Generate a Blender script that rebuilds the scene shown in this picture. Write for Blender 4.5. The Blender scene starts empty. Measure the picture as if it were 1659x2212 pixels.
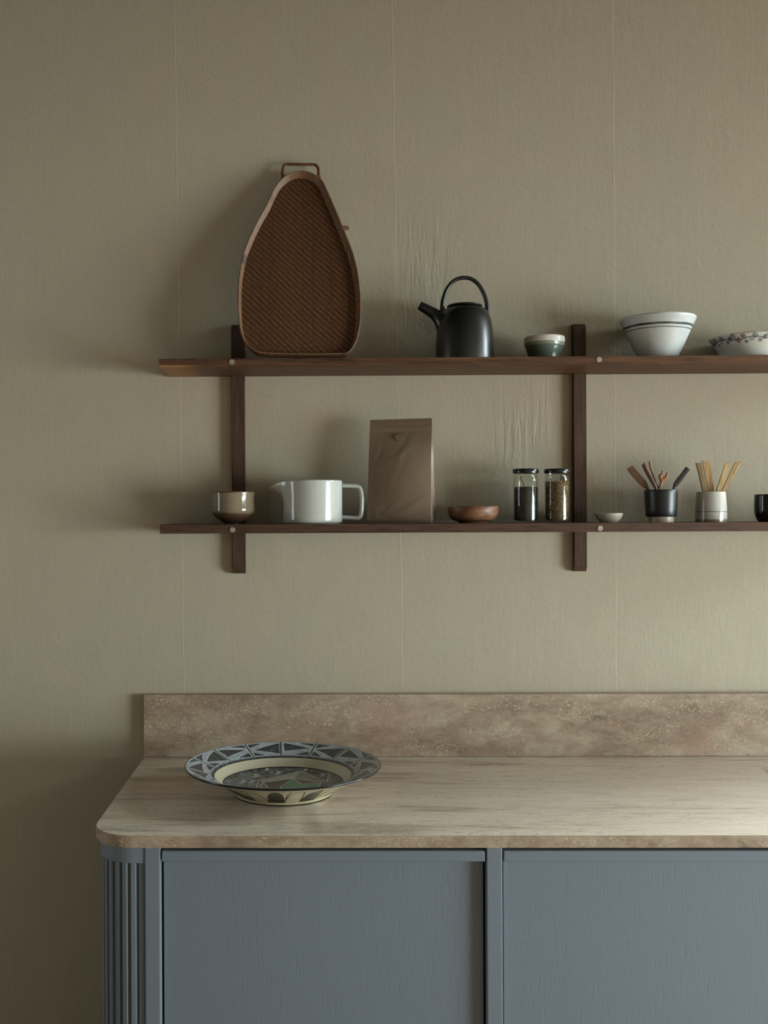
import bpy, bmesh, math, random
import numpy as np
from mathutils import Vector, Matrix

random.seed(7)
RNG = np.random.default_rng(11)
SC = bpy.context.scene
COL = SC.collection
PI = math.pi

# ---------------------------------------------------------------- camera
W, H = 1659.0, 2212.0
F = 2234.0                      # focal length in pixels
PU, PV = 663.0, 1110.0          # principal point (shift lens)
YAW, ROLL = 0.0122, -0.0045
CAM = Vector((0.0, -2.387, 1.458))
cd = bpy.data.cameras.new('camera')
cam = bpy.data.objects.new('camera', cd)
COL.objects.link(cam)
CR = Matrix.Rotation(YAW, 3, 'Z') @ Matrix.Rotation(PI / 2, 3, 'X') @ Matrix.Rotation(ROLL, 3, 'Z')
cam.matrix_world = Matrix.Translation(CAM) @ CR.to_4x4()
cd.sensor_fit = 'AUTO'
cd.sensor_width = 36.0
cd.lens = 36.0 * F / H
cd.shift_x = (W / 2 - PU) / H
cd.shift_y = (PV - H / 2) / H
cd.clip_start = 0.05
SC.camera = cam

# ---------------------------------------------------------------- world, light, exposure
wd = bpy.data.worlds.new('world')
SC.world = wd
wd.use_nodes = True
wd.node_tree.nodes['Background'].inputs[0].default_value = (0.62, 0.72, 0.85, 1)
wd.node_tree.nodes['Background'].inputs[1].default_value = 0.8
SC.view_settings.view_transform = 'Standard'
SC.view_settings.look = 'None'
SC.view_settings.gamma = 1.0
SC.view_settings.use_curve_mapping = False
SC.view_settings.exposure = 0.0
SC.cycles.use_denoising = True
SC.cycles.max_bounces = 8
SC.cycles.diffuse_bounces = 6
SC.cycles.transparent_max_bounces = 16
SC.cycles.caustics_reflective = False
SC.cycles.caustics_refractive = False

RW = 4.0                                  # right wall x
LW = -2.6                                 # left wall x
WIN_R = (-2.90, -0.98, 0.08, 1.62)        # y0,y1,z0,z1 of the right window
WIN_L = (-0.95, -0.55, 0.60, 2.10)
WIN_ADDED = (-1.05, -0.25, 2.10, 2.85)         # added unseen opening above the right window, put in for highlights
WIN_B = (1.85, 3.86, 1.06, 2.45)          # x0,x1,z0,z1 of the window in the back wall, right of the shelves
FRONT_Y = -4.6
CEIL_Z = 3.1


def area(name, loc, rot, sx, sy, power, color):
    l = bpy.data.lights.new(name, 'AREA')
    l.shape = 'RECTANGLE'
    l.size, l.size_y = sx, sy
    l.energy = power
    l.color = color
    o = bpy.data.objects.new(name, l)
    COL.objects.link(o)
    o.location = loc
    o.rotation_euler = rot
    return o


# daylight coming through the right window (just outside the glass) and the narrow left one
area('daylight_right_window', (RW + 0.22, (WIN_R[0] + WIN_R[1]) / 2, (WIN_R[2] + WIN_R[3]) / 2), (0, PI / 2, 0),
     WIN_R[3] - WIN_R[2] + 0.1, WIN_R[1] - WIN_R[0] + 0.1, 43.0, (0.88, 0.97, 1.0))
_l = bpy.data.objects['daylight_right_window']      # daylight falls in slightly towards the kitchen wall
_d = Vector((0.4, 0.0, 0.72)) - _l.location
_l.rotation_euler = _d.to_track_quat('-Z', 'Z').to_euler()
_l.data.spread = math.radians(60)
_l.data.size, _l.data.size_y = WIN_R[1] - WIN_R[0] + 0.1, WIN_R[3] - WIN_R[2] + 0.1
area('daylight_left_window', (LW - 0.22, (WIN_L[0] + WIN_L[1]) / 2, (WIN_L[2] + WIN_L[3]) / 2), (0, -PI / 2, 0),
     WIN_L[3] - WIN_L[2], WIN_L[1] - WIN_L[0], 15.0, (0.92, 0.97, 1.0))


area('added_high_fill', (RW + 0.10, (WIN_ADDED[0] + WIN_ADDED[1]) / 2, (WIN_ADDED[2] + WIN_ADDED[3]) / 2), (0, PI / 2, 0),  # added lamp: highlights on upper shelf pieces, brighter upper right wall
     WIN_ADDED[3] - WIN_ADDED[2], WIN_ADDED[1] - WIN_ADDED[0], 95.0, (0.90, 0.97, 1.0))
area('daylight_back_window', ((WIN_B[0] + WIN_B[1]) / 2, 0.065, (WIN_B[2] + WIN_B[3]) / 2), (-PI / 2, 0, 0),
     WIN_B[1] - WIN_B[0], WIN_B[3] - WIN_B[2], 900.0, (0.93, 0.97, 1.0))


# ---------------------------------------------------------------- measuring helpers
def ray(u, v):
    return CR @ Vector(((u - PU) / F, -(v - PV) / F, -1.0))


def at(u, v, y):
    d = ray(u, v)
    return CAM + d * ((y - CAM.y) / d.y)


def at_z(u, v, z):
    d = ray(u, v)
    return CAM + d * ((z - CAM.z) / d.z)


def at_plane(u, v, p, n):
    d = ray(u, v)
    return CAM + d * ((Vector(p) - CAM).dot(n) / d.dot(n))


# ---------------------------------------------------------------- object helpers
def tag(o, label=None, cat=None, group=None, kind=None):
    if label: o['label'] = label
    if cat: o['category'] = cat
    if group: o['group'] = group
    if kind: o['kind'] = kind
    return o


def empty(name, loc, label, cat, group=None, rz=0.0):
    o = bpy.data.objects.new(name, None)
    COL.objects.link(o)
    o.location = loc
    o.rotation_euler = (0, 0, rz)
    o.empty_display_size = 0.02
    return tag(o, label, cat, group)


def link(name, me, mat, parent=None, loc=None, smooth=None):
    o = bpy.data.objects.new(name, me)
    COL.objects.link(o)
    for m in (mat if isinstance(mat, (list, tuple)) else [mat]):
        me.materials.append(m)
    if parent: o.parent = parent
    if loc is not None: o.location = loc
    if smooth is not None:
        me.polygons.foreach_set('use_smooth', [smooth] * len(me.polygons))
    return o


def mesh(name, V, Fc, mat, parent=None, loc=None, smooth=True, mids=None):
    me = bpy.data.meshes.new(name)
    me.from_pydata([tuple(v) for v in V], [], Fc)
    me.validate()
    if mids is not None: me.polygons.foreach_set('material_index', mids)
    o = link(name, me, mat, parent, loc, smooth)
    return o


def bmobj(name, bm, mat, parent=None, loc=None, smooth=False):
    bmesh.ops.recalc_face_normals(bm, faces=bm.faces)
    me = bpy.data.meshes.new(name)
    bm.to_mesh(me)
    bm.free()
    return link(name, me, mat, parent, loc, smooth)


def add_box(bm, a, b, bevel=0.0, seg=2):
    """axis aligned box from corner a to corner b added to bm"""
    x0, y0, z0 = (min(a[i], b[i]) for i in range(3))
    x1, y1, z1 = (max(a[i], b[i]) for i in range(3))
    vs = [bm.verts.new(p) for p in ((x0, y0, z0), (x1, y0, z0), (x1, y1, z0), (x0, y1, z0),
                                    (x0, y0, z1), (x1, y0, z1), (x1, y1, z1), (x0, y1, z1))]
    fs = [bm.faces.new([vs[i] for i in q]) for q in ((0, 3, 2, 1), (4, 5, 6, 7), (0, 1, 5, 4), (1, 2, 6, 5), (2, 3, 7, 6), (3, 0, 4, 7))]
    if bevel > 0:
        es = set(e for f in fs for e in f.edges)
        bmesh.ops.bevel(bm, geom=list(es), offset=bevel, segments=seg, affect='EDGES', profile=0.6)


def box(name, a, b, mat, parent=None, bevel=0.0, loc=None, seg=2):
    bm = bmesh.new()
    add_box(bm, a, b, bevel, seg)
    return bmobj(name, bm, mat, parent, loc)


def prism(name, outline, z0, z1, mat, parent=None, bevel=0.0, hole=None, axis='Z', loc=None, seg=2):
    """extrude a 2D outline; axis Z: (x,y) up; axis Y: (x,z) along y"""
    bm = bmesh.new()
    def P(p, h): return (p[0], p[1], h) if axis == 'Z' else (p[0], h, p[1])
    lo = [bm.verts.new(P(p, z0)) for p in outline]
    f = bm.faces.new(lo)
    r = bmesh.ops.extrude_face_region(bm, geom=[f])
    vs = [e for e in r['geom'] if isinstance(e, bmesh.types.BMVert)]
    d = (0, 0, z1 - z0) if axis == 'Z' else (0, z1 - z0, 0)
    bmesh.ops.translate(bm, verts=vs, vec=d)
    bmesh.ops.recalc_face_normals(bm, faces=bm.faces)
    if bevel > 0:
        es = [e for e in bm.edges if e.is_manifold and e.calc_face_angle() > 0.6]
        bmesh.ops.bevel(bm, geom=es, offset=bevel, segments=seg, affect='EDGES', profile=0.6)
    return bmobj(name, bm, mat, parent, loc)


def cr(pts, n=6):
    """Catmull-Rom resample of a list of tuples"""
    P = [np.array(p, float) for p in pts]
    P = [2 * P[0] - P[1]] + P + [2 * P[-1] - P[-2]]
    out = []
    for i in range(1, len(P) - 2):
        for k in range(n):
            t = k / n
            a, b, c, d = P[i - 1], P[i], P[i + 1], P[i + 2]
            out.append(0.5 * ((2 * b) + (c - a) * t + (2 * a - 5 * b + 4 * c - d) * t * t + (3 * b - a - 3 * c + d) * t ** 3))
    out.append(P[-2])
    return [tuple(o) for o in out]


def lathe(name, prof, mat, parent=None, n=96, wob=0.0, smooth=True, split=None):
    """prof: list of (r,z) from bottom centre round to inner centre"""
    V, Fc = [], []
    ph = random.random() * 6
    rings = []
    for r, z in prof:
        if r < 1e-6:
            rings.append([len(V)]); V.append((0, 0, z)); continue
        ring = []
        for k in range(n):
            a = 2 * PI * k / n
            w = 1 + wob * (math.sin(2 * a + ph) + 0.5 * math.sin(3 * a + 2 * ph + z * 40))
            ring.append(len(V)); V.append((r * w * math.cos(a), r * w * math.sin(a), z + wob * 0.25 * r * math.sin(2 * a + ph)))
        rings.append(ring)
    for A, B in zip(rings, rings[1:]):
        for k in range(n):
            k2 = (k + 1) % n
            if len(A) == 1 and len(B) == 1: continue
            if len(A) == 1: Fc.append((A[0], B[k2], B[k]))
            elif len(B) == 1: Fc.append((A[k], A[k2], B[0]))
            else: Fc.append((A[k], A[k2], B[k2], B[k]))
    o = mesh(name, V, Fc, mat, parent, smooth=smooth)
    sharp(o, 40)
    return o


def sharp(o, deg):
    me = o.data
    bm = bmesh.new(); bm.from_mesh(me)
    bmesh.ops.recalc_face_normals(bm, faces=bm.faces)
    a = math.radians(deg)
    for e in bm.edges:
        if e.is_manifold and e.calc_face_angle(0) > a: e.smooth = False
    bm.to_mesh(me); bm.free()


def tube(name, path, rad, mat, parent=None, n=16, flat=1.0, up=(0, 1, 0), caps=True):
    """sweep along path; rad scalar or list; flat = ratio of the radius along 'up' to the radius in plane"""
    P = [Vector(p) for p in path]
    R = rad if isinstance(rad, (list, tuple)) else [rad] * len(P)
    U = Vector(up).normalized()
    V, Fc = [], []
    for i, p in enumerate(P):
        t = (P[min(i + 1, len(P) - 1)] - P[max(i - 1, 0)]).normalized()
        s = t.cross(U).normalized()
        b = s.cross(t).normalized()
        for k in range(n):
            a = 2 * PI * k / n
            V.append(p + s * (R[i] * math.cos(a)) + b * (R[i] * flat * math.sin(a)))
    for i in range(len(P) - 1):
        for k in range(n):
            k2 = (k + 1) % n
            Fc.append((i * n + k, i * n + k2, (i + 1) * n + k2, (i + 1) * n + k))
    if caps:
        Fc.append(tuple(range(n - 1, -1, -1)))
        Fc.append(tuple((len(P) - 1) * n + k for k in range(n)))
    o = mesh(name, V, Fc, mat, parent)
    sharp(o, 50)
    return o


# ---------------------------------------------------------------- materials
def lin(c):
    r = [(x / 255.0) for x in c[:3]]
    return tuple((x / 12.92 if x <= 0.04045 else ((x + 0.055) / 1.055) ** 2.4) for x in r) + (1.0,)


class NT:
    def __init__(self, name):
        self.m = bpy.data.materials.new(name)
        self.m.use_nodes = True
        self.t = self.m.node_tree
        self.n = self.t.nodes
        self.b = self.n['Principled BSDF']
        self.tc = self.n.new('ShaderNodeTexCoord')

    def new(self, typ, **kw):
        nd = self.n.new('ShaderNode' + typ)
        for k, v in kw.items():
            if k.startswith('i_'):
                nm = k[2:].replace('_', ' ')
                nd.inputs[int(nm) if nm.isdigit() else nm].default_value = v
            else: setattr(nd, k, v)
        return nd

    def l(self, a, b): self.t.links.new(a, b)

    def coords(self, scale=(1, 1, 1), rot=(0, 0, 0), loc=(0, 0, 0)):
        mp = self.new('Mapping')
        mp.inputs['Scale'].default_value = scale
        mp.inputs['Rotation'].default_value = rot
        mp.inputs['Location'].default_value = loc
        self.l(self.tc.outputs['Object'], mp.inputs['Vector'])
        return mp.outputs[0]

    def noise(self, vec, scale, detail=4, rough=0.55, dist=0.0):
        nd = self.new('TexNoise')
        nd.inputs['Scale'].default_value = scale
        nd.inputs['Detail'].default_value = detail
        nd.inputs['Roughness'].default_value = rough
        nd.inputs['Distortion'].default_value = dist
        self.l(vec, nd.inputs['Vector'])
        return nd.outputs['Fac']

    def ramp(self, fac, stops, interp='LINEAR'):
        nd = self.new('ValToRGB')
        cr_ = nd.color_ramp
        cr_.interpolation = interp
        while len(cr_.elements) > 1: cr_.elements.remove(cr_.elements[0])
        cr_.elements[0].position = stops[0][0]
        cr_.elements[0].color = self._c(stops[0][1])
        for p, c in stops[1:]:
            e = cr_.elements.new(p)
            e.color = self._c(c)
        self.l(fac, nd.inputs[0])
        return nd.outputs[0]

    @staticmethod
    def _c(c):
        if isinstance(c, (int, float)): return (c, c, c, 1)
        return lin(c)

    def mix(self, fac, a, b, mode='MIX'):
        nd = self.new('Mix', data_type='RGBA', blend_type=mode)
        if isinstance(fac, (int, float)): nd.inputs[0].default_value = fac
        else: self.l(fac, nd.inputs[0])
        for s, x in ((6, a), (7, b)):
            if isinstance(x, tuple): nd.inputs[s].default_value = lin(x)
            elif isinstance(x, (int, float)): nd.inputs[s].default_value = (x, x, x, 1)
            else: self.l(x, nd.inputs[s])
        return nd.outputs[2]

    def math(self, op, a, b=0.0, c=None, clamp=False):
        nd = self.new('Math', operation=op)
        nd.use_clamp = clamp
        for i, x in enumerate((a, b, c)):
            if x is None: continue
            if isinstance(x, (int, float)): nd.inputs[i].default_value = x
            else: self.l(x, nd.inputs[i])
        return nd.outputs[0]

    def sep(self, vec=None):
        nd = self.new('SeparateXYZ')
        self.l(vec if vec is not None else self.tc.outputs['Object'], nd.inputs[0])
        return nd.outputs

    def bump(self, h, strength, dist, prev=None):
        nd = self.new('Bump')
        nd.inputs['Strength'].default_value = strength
        nd.inputs['Distance'].default_value = dist
        self.l(h, nd.inputs['Height'])
        if prev is not None: self.l(prev, nd.inputs['Normal'])
        return nd.outputs[0]

    def done(self, color=None, rough=None, normal=None, spec=None, coat=None):
        for k, x in (('Base Color', color), ('Roughness', rough), ('Normal', normal), ('Specular IOR Level', spec), ('Coat Weight', coat)):
            if x is None: continue
            s = self.b.inputs[k]
            if isinstance(x, tuple): s.default_value = lin(x)
            elif isinstance(x, (int, float)): s.default_value = x
            else: self.l(x, s)
        return self.m


def smooth01(N, val, a, b):
    nd = N.new('MapRange', interpolation_type='SMOOTHSTEP')
    nd.inputs['From Min'].default_value = a
    nd.inputs['From Max'].default_value = b
    N.l(val, nd.inputs['Value'])
    return nd.outputs[0]


def blob(N, S, x0, x1, z0, z1, f=0.05):
    """soft mask of the rectangle x0..x1, z0..z1 on the wall"""
    a = smooth01(N, S[0], x0 - f, x0 + f)
    b = smooth01(N, S[0], x1 + f, x1 - f)
    c = smooth01(N, S[2], z0 - f, z0 + f)
    d = smooth01(N, S[2], z1 + f, z1 - f)
    return N.math('MULTIPLY', N.math('MULTIPLY', a, b), N.math('MULTIPLY', c, d))


def mat_wall(name, seams=(), relief=()):
    N = NT(name)
    S = N.sep()
    c0 = N.coords()
    col = N.ramp(N.noise(c0, 1.7, 3), [(0.3, WALL_A), (0.7, WALL_B)])
    col = N.mix(0.5, col, N.ramp(N.noise(c0, 9, 4), [(0.35, WALL_C), (0.65, WALL_A)]))
    fine = N.noise(N.coords((1, 1, 0.55), rot=(0, 0.3, 0)), 150, 4, 0.65, 0.6)
    nb = N.bump(fine, 0.26, 0.0018)
    strokes = N.noise(N.coords((1, 1, 0.09), rot=(0, 0.05, 0)), 110, 4, 0.65, 0.5)
    nb = N.bump(strokes, 0.24, 0.0016, nb)
    lumps = N.noise(c0, 13, 3, 0.6)
    nb = N.bump(lumps, 0.20, 0.010, nb)
    pits = N.new('TexVoronoi', feature='DISTANCE_TO_EDGE' if False else 'F1')
    pits.inputs['Scale'].default_value = 9
    N.l(c0, pits.inputs['Vector'])
    pm = N.ramp(pits.outputs['Distance'], [(0.0, 1.0), (0.035, 0.0)])
    nb = N.bump(pm, 0.35, 0.002, nb)
    for (x0, x1, z0, z1, k) in relief:
        m = blob(N, S, x0, x1, z0, z1)
        if k == 'v':
            h = N.noise(N.coords((1, 1, 0.10), rot=(0, -0.06, 0)), 75, 4, 0.65, 0.8)
            h = N.ramp(h, [(0.42, 0.0), (0.58, 1.0)])
        elif k == 'h':
            h = N.noise(N.coords((0.08, 1, 1)), 150, 3, 0.6)
        else:
            h = N.ramp(N.noise(c0, 60, 5, 0.7, 1.0), [(0.5, 0.0), (0.62, 1.0)])
        nb = N.bump(N.math('MULTIPLY', h, m), 0.26 if k != 'h' else 0.2, 0.0024, nb)
    for (xa, za, xb, zb) in seams:        # x on the seam as a straight function of z
        k = (xb - xa) / (zb - za)
        line = N.math('SUBTRACT', S[0], N.math('ADD', N.math('MULTIPLY', S[2], k), xa - k * za))
        wv = N.math('MULTIPLY', N.math('SUBTRACT', N.noise(N.coords((0.2, 0.2, 1)), 3.0, 2), 0.5), 0.012)
        dd = N.math('ABSOLUTE', N.math('ADD', line, wv))
        mk = N.ramp(N.math('MULTIPLY', dd, 100.0), [(0.0, 1.0), (0.14, 0.0)])
        nb = N.bump(mk, 0.28, 0.0012, nb)
        col = N.mix(N.math('MULTIPLY', mk, 0.6), col, WALL_S)
    return N.done(col, 0.75, nb, 0.25)


def mat_oak(name, axis, tone=1.0, sap=None, dark=(44, 27, 19), mid=(74, 47, 33), lt=(98, 64, 44)):
    """smoked oak; axis is the grain direction"""
    N = NT(name)
    sc = {'X': (0.05, 1, 1), 'Y': (1, 0.05, 1), 'Z': (1, 1, 0.05)}[axis]
    sc2 = {'X': (0.016, 1, 1), 'Y': (1, 0.016, 1), 'Z': (1, 1, 0.016)}[axis]
    c = N.coords(sc, rot=(0.0, 0.06 if axis == 'X' else 0.03, 0.0))
    g = N.noise(c, 120, 5, 0.6, 0.6)
    col = N.ramp(g, [(0.25, dark), (0.5, mid), (0.8, lt)])
    pores = N.noise(N.coords(tuple(min(1.0, q * 1.3) for q in sc), rot=(0, 0.10 if axis == 'X' else 0.02, 0)), 300, 3, 0.55)
    pm = N.ramp(pores, [(0.38, 1.0), (0.47, 0.0)])
    col = N.mix(N.math('MULTIPLY', pm, 0.7), col, tuple(int(x * 0.5) for x in dark))
    big = N.noise(N.coords(sc), 14, 3)
    col = N.mix(0.35, col, N.ramp(big, [(0.3, dark), (0.7, lt)]))
    if sap is not None:     # a stripe of pale sapwood along the lower edge, towards one end
        S = N.sep()
        wob_ = N.math('MULTIPLY', N.math('SUBTRACT', N.noise(N.coords((1, 1, 1)), 22, 2), 0.5), 0.004)
        mz = smooth01(N, N.math('ADD', S[2], wob_), sap[1] + 0.0008, sap[1] - 0.0008)
        mx = smooth01(N, S[0], sap[0] + 0.10, sap[0] + 0.03)
        col = N.mix(N.math('MULTIPLY', N.math('MULTIPLY', mz, mx), 0.75), col, (168, 120, 78))
    nb = N.bump(pores, 0.25, 0.0006)
    return N.done(col, 0.55, nb, 0.3)


def mat_travertine(name, sx=0.16, lift=0.0, rough=0.42, streak=0.0):
    """banded stone: strata along x, clouds, strings of pale filled holes"""
    N = NT(name)
    c = N.coords((sx, 1, 1))
    warp = N.new('TexNoise')
    warp.inputs['Scale'].default_value = 4.0
    warp.inputs['Detail'].default_value = 5
    N.l(c, warp.inputs['Vector'])
    vm = N.new('VectorMath', operation='MULTIPLY_ADD')
    N.l(warp.outputs['Color'], vm.inputs[0])
    vm.inputs[1].default_value = (0.09, 0.09, 0.09)
    N.l(c, vm.inputs[2])
    w = vm.outputs[0]
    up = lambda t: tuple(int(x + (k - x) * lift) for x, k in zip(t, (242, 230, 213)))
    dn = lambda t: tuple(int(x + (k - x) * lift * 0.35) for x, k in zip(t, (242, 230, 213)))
    b1 = N.noise(w, 11, 8, 0.65, 0.3)
    col = N.ramp(b1, [(0.28, dn((98, 81, 66))), (0.40, dn((138, 117, 98))), (0.48, up((170, 151, 130))), (0.58, up((186, 170, 150))), (0.74, up((208, 196, 178)))])
    w2 = N.coords((min(1.0, sx * 2.0), 1, 1), loc=(0.3, 0.1, 0.2))
    b2 = N.noise(w2, 45, 8, 0.7, 0.8)
    col = N.mix(0.34, col, N.ramp(b2, [(0.30, dn((116, 98, 82))), (0.48, up((168, 150, 130))), (0.72, up((210, 197, 178)))]))
    cl = N.noise(N.coords((sx * 2.5, 1, 1)), 7, 4)
    col = N.mix(N.ramp(cl, [(0.50, 0.0), (0.72, 0.5)]), col, up((180, 148, 130)))
    cg = N.noise(N.coords((sx, 1, 1), loc=(3, 3, 3)), 18, 7, 0.65)
    col = N.mix(N.ramp(cg, [(0.60, 0.0), (0.69, 0.65)]), col, dn((100, 90, 78)))
    if streak:
        st = N.noise(N.coords((0.035, 1, 1)), 95, 5, 0.7, 0.2)
        col = N.mix(N.ramp(st, [(0.40, streak), (0.52, 0.0)]), col, dn((112, 98, 84)))
        col = N.mix(N.ramp(st, [(0.58, 0.0), (0.70, streak)]), col, (232, 226, 212))
    mp = N.coords((min(1.0, sx * 2.4), 1, 1))
    fl = N.noise(mp, 210, 2, 0.55, 0.6)
    flm = N.ramp(fl, [(0.58, 0.0), (0.63, 1.0)])
    zone = N.ramp(N.noise(w, 22, 5, 0.65), [(0.44, 0.0), (0.56, 1.0)])
    col = N.mix(N.math('MULTIPLY', N.math('MULTIPLY', flm, zone), 0.62), col, up((212, 196, 168)))
    dk = N.ramp(N.noise(mp, 260, 2, 0.5, 0.3), [(0.32, 1.0), (0.40, 0.0)])
    col = N.mix(N.math('MULTIPLY', N.math('MULTIPLY', dk, zone), 0.5), col, dn((96, 80, 64)))
    sp = N.ramp(N.noise(mp, 420, 2, 0.5), [(0.64, 0.0), (0.70, 1.0)])
    col = N.mix(N.math('MULTIPLY', sp, 0.45), col, up((206, 190, 166)))
    nb = N.bump(flm, 0.12, 0.0004)
    return N.done(col, rough, nb, 0.5)


def mat_cabinet(name, grain=1.0):
    N = NT(name)
    c = N.coords((1, 1, 0.06), rot=(0, 0.015, 0))
    g = N.noise(c, 400, 2, 0.55, 0.15)
    pores = N.ramp(g, [(0.34, 1.0), (0.43, 0.0)])
    m = N.ramp(N.noise(N.coords((1, 1, 0.2)), 9, 3), [(0.35, 0.25), (0.65, 1.0)])
    pm = N.math('MULTIPLY', pores, m)
    col = N.mix(N.math('MULTIPLY', pm, 0.12), CAB, tuple(int(x * 0.85) for x in CAB))
    nb = N.bump(N.math('SUBTRACT', 1.0, pm), 0.30 * grain, 0.0007)
    nb = N.bump(N.noise(c, 60, 3), 0.05 * grain, 0.0010, nb)
    return N.done(col, 0.42, nb, 0.4)


def mat_plain(name, c, rough=0.5, spec=0.5, var=0.08, scale=60, bump=0.0, metal=0.0, coat=None):
    N = NT(name)
    nz = N.noise(N.coords(), scale, 4)
    lo = tuple(max(0, int(x * (1 - var))) for x in c)
    hi = tuple(min(255, int(x * (1 + var))) for x in c)
    col = N.ramp(nz, [(0.3, lo), (0.7, hi)])
    nb = N.bump(nz, bump, 0.001) if bump else None
    m = N.done(col, rough, nb, spec, coat)
    N.b.inputs['Metallic'].default_value = metal
    return m


def mat_bands(name, stops, Hh, rough=0.2, wob=0.0, wobscale=20, spec=0.5, bump=0.0, bscale=40, speck=0.0, interp='LINEAR', var=0.05, flow=(1, 1, 1)):
    """glaze with bands of colour by height above the base; stops: (z in metres, colour)"""
    N = NT(name)
    S = N.sep()
    z = S[2]
    if wob:
        nw = N.math('MULTIPLY', N.math('SUBTRACT', N.noise(N.coords(flow), wobscale, 2), 0.5), wob)
        z = N.math('ADD', z, nw)
    f = N.math('DIVIDE', z, Hh)
    col = N.ramp(f, [(max(0.0, min(1.0, s[0] / Hh)), s[1]) for s in stops], interp)
    nz = N.noise(N.coords(), 45, 4)
    col = N.mix(1.0, col, N.ramp(nz, [(0.3, 1.0 - var), (0.7, 1.0)]), 'MULTIPLY')
    if speck:
        sp = N.ramp(N.noise(N.coords(), 420, 1), [(0.68, 0.0), (0.74, 1.0)])
        col = N.mix(N.math('MULTIPLY', sp, speck), col, (60, 50, 42))
    nb = None
    if bump:
        nb = N.bump(N.noise(N.coords(), bscale, 3), bump, 0.0015)
    return N.done(col, rough, nb, spec)


def mat_attr(name, rough=0.35, spec=0.5, bump=0.0, bscale=300):
    N = NT(name)
    a = N.new('Attribute', attribute_name='paint')
    nb = N.bump(N.noise(N.coords(), bscale, 2), bump, 0.0005) if bump else None
    return N.done(a.outputs['Color'], rough, nb, spec)


def mat_glass(name, tint=(238, 244, 240), ior=1.45):
    N = NT(name)
    t = N.new('BsdfTransparent')
    t.inputs[0].default_value = lin(tint)
    g = N.new('BsdfGlossy')
    g.inputs['Roughness'].default_value = 0.03
    lw = N.new('LayerWeight')
    lw.inputs['Blend'].default_value = 0.5
    f0 = ((ior - 1) / (ior + 1)) ** 2
    fr = N.math('ADD', N.math('MULTIPLY', N.math('POWER', lw.outputs['Facing'], 5.0), 0.9), f0, clamp=True)
    mx = N.new('MixShader')
    N.l(fr, mx.inputs[0]); N.l(t.outputs[0], mx.inputs[1]); N.l(g.outputs[0], mx.inputs[2])
    N.l(mx.outputs[0], N.n['Material Output'].inputs['Surface'])
    return N.m


WALL_A, WALL_B, WALL_C, WALL_S = (176, 165, 144), (172, 163, 144), (180, 166, 145), (200, 191, 170)
CAB = (116, 127, 138)

M = {}
M['trim'] = mat_plain('trim_paint', (188, 184, 170), 0.5, 0.4, 0.03)
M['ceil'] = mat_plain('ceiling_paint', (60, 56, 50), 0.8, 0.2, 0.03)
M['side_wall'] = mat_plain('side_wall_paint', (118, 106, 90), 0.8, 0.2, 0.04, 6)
M['screw'] = mat_plain('screw_metal', (196, 192, 182), 0.35, 0.5, 0.1, 300, metal=0.85)

# ---------------------------------------------------------------- key measures
SH_F = -0.158                                   # front edge of both shelves
up_top = at(690, 773.0, SH_F).z
up_bot = at(690, 791.5, SH_F).z
lo_top = at(690, 1132.0, SH_F).z
lo_bot = at(690, 1151.5, SH_F).z
WT = at(690, 1635.2, -0.020).z                  # worktop surface height
FRONT = -0.600                                  # front edge of the worktop
sp_top = at(690, 1500.5, -0.020).z
wt_bot = at(690, 1832.3, FRONT).z
print('MEASURES', up_top, up_bot, lo_top, lo_bot, WT, sp_top, wt_bot)

# ---------------------------------------------------------------- room shell
def wx(u, v): return at(u, v, 0.0).x
def wz(v): return at(700, v, 0.0).z

seams = []
for (ua, va, ub, vb) in ((377, 0, 391, 1000), (845, 0, 861, 950), (1322, 0, 1328, 960)):
    a, b = at(ua, va, 0), at(ub, vb, 0)
    seams.append((a.x, a.z, b.x, b.z))
relief = []
for (u0, u1, v0, v1, k) in ((860, 965, 480, 690, 'v'), (1068, 1150, 900, 1000, 'v'), (1070, 1140, 820, 880, 'l'), (905, 950, 690, 755, 'l'),
                            (1085, 1145, 970, 1005, 'l'), (930, 1110, 1040, 1100, 'h'), (1090, 1190, 820, 960, 'v')):
    p, q = at(u0, v1, 0), at(u1, v0, 0)
    relief.append((p.x, q.x, p.z, q.z, k))

bm = bmesh.new()
add_box(bm, (LW, 0.0, 0.0), (WIN_B[0], 0.18, CEIL_Z))
add_box(bm, (WIN_B[1], 0.0, 0.0), (RW, 0.18, CEIL_Z))
add_box(bm, (WIN_B[0], 0.0, 0.0), (WIN_B[1], 0.18, WIN_B[2]))
add_box(bm, (WIN_B[0], 0.0, WIN_B[3]), (WIN_B[1], 0.18, CEIL_Z))
o = bmobj('wall_back', bm, mat_wall('plaster_back', seams, relief))
tag(o, kind='structure')
tag(box('floor', (LW, FRONT_Y, -0.10), (RW, 0.12, 0.0), mat_oak('floor_boards', 'X', dark=(130, 106, 82), mid=(148, 122, 96), lt=(162, 136, 108))), kind='structure')
tag(box('ceiling', (LW, FRONT_Y, CEIL_Z), (RW, 0.12, CEIL_Z + 0.1), M['ceil']), kind='structure')
tag(box('wall_front', (LW, FRONT_Y - 0.12, 0.0), (RW, FRONT_Y, CEIL_Z), M['side_wall']), kind='structure')


def wall_with_holes(name, x0, x1, wins):
    """side wall cut by window openings (rows of boxes between sorted cut lines)"""
    ys = sorted({FRONT_Y, 0.0} | {w[0] for w in wins} | {w[1] for w in wins})
    bm = bmesh.new()
    for a, b in zip(ys, ys[1:]):
        cuts = sorted((w[2], w[3]) for w in wins if w[0] <= a and w[1] >= b)
        z = 0.0
        for c0, c1 in cuts:
            add_box(bm, (x0, a, z), (x1, b, c0)); z = c1
        add_box(bm, (x0, a, z), (x1, b, CEIL_Z))
    tag(bmobj(name, bm, M['side_wall']), kind='structure')


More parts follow.
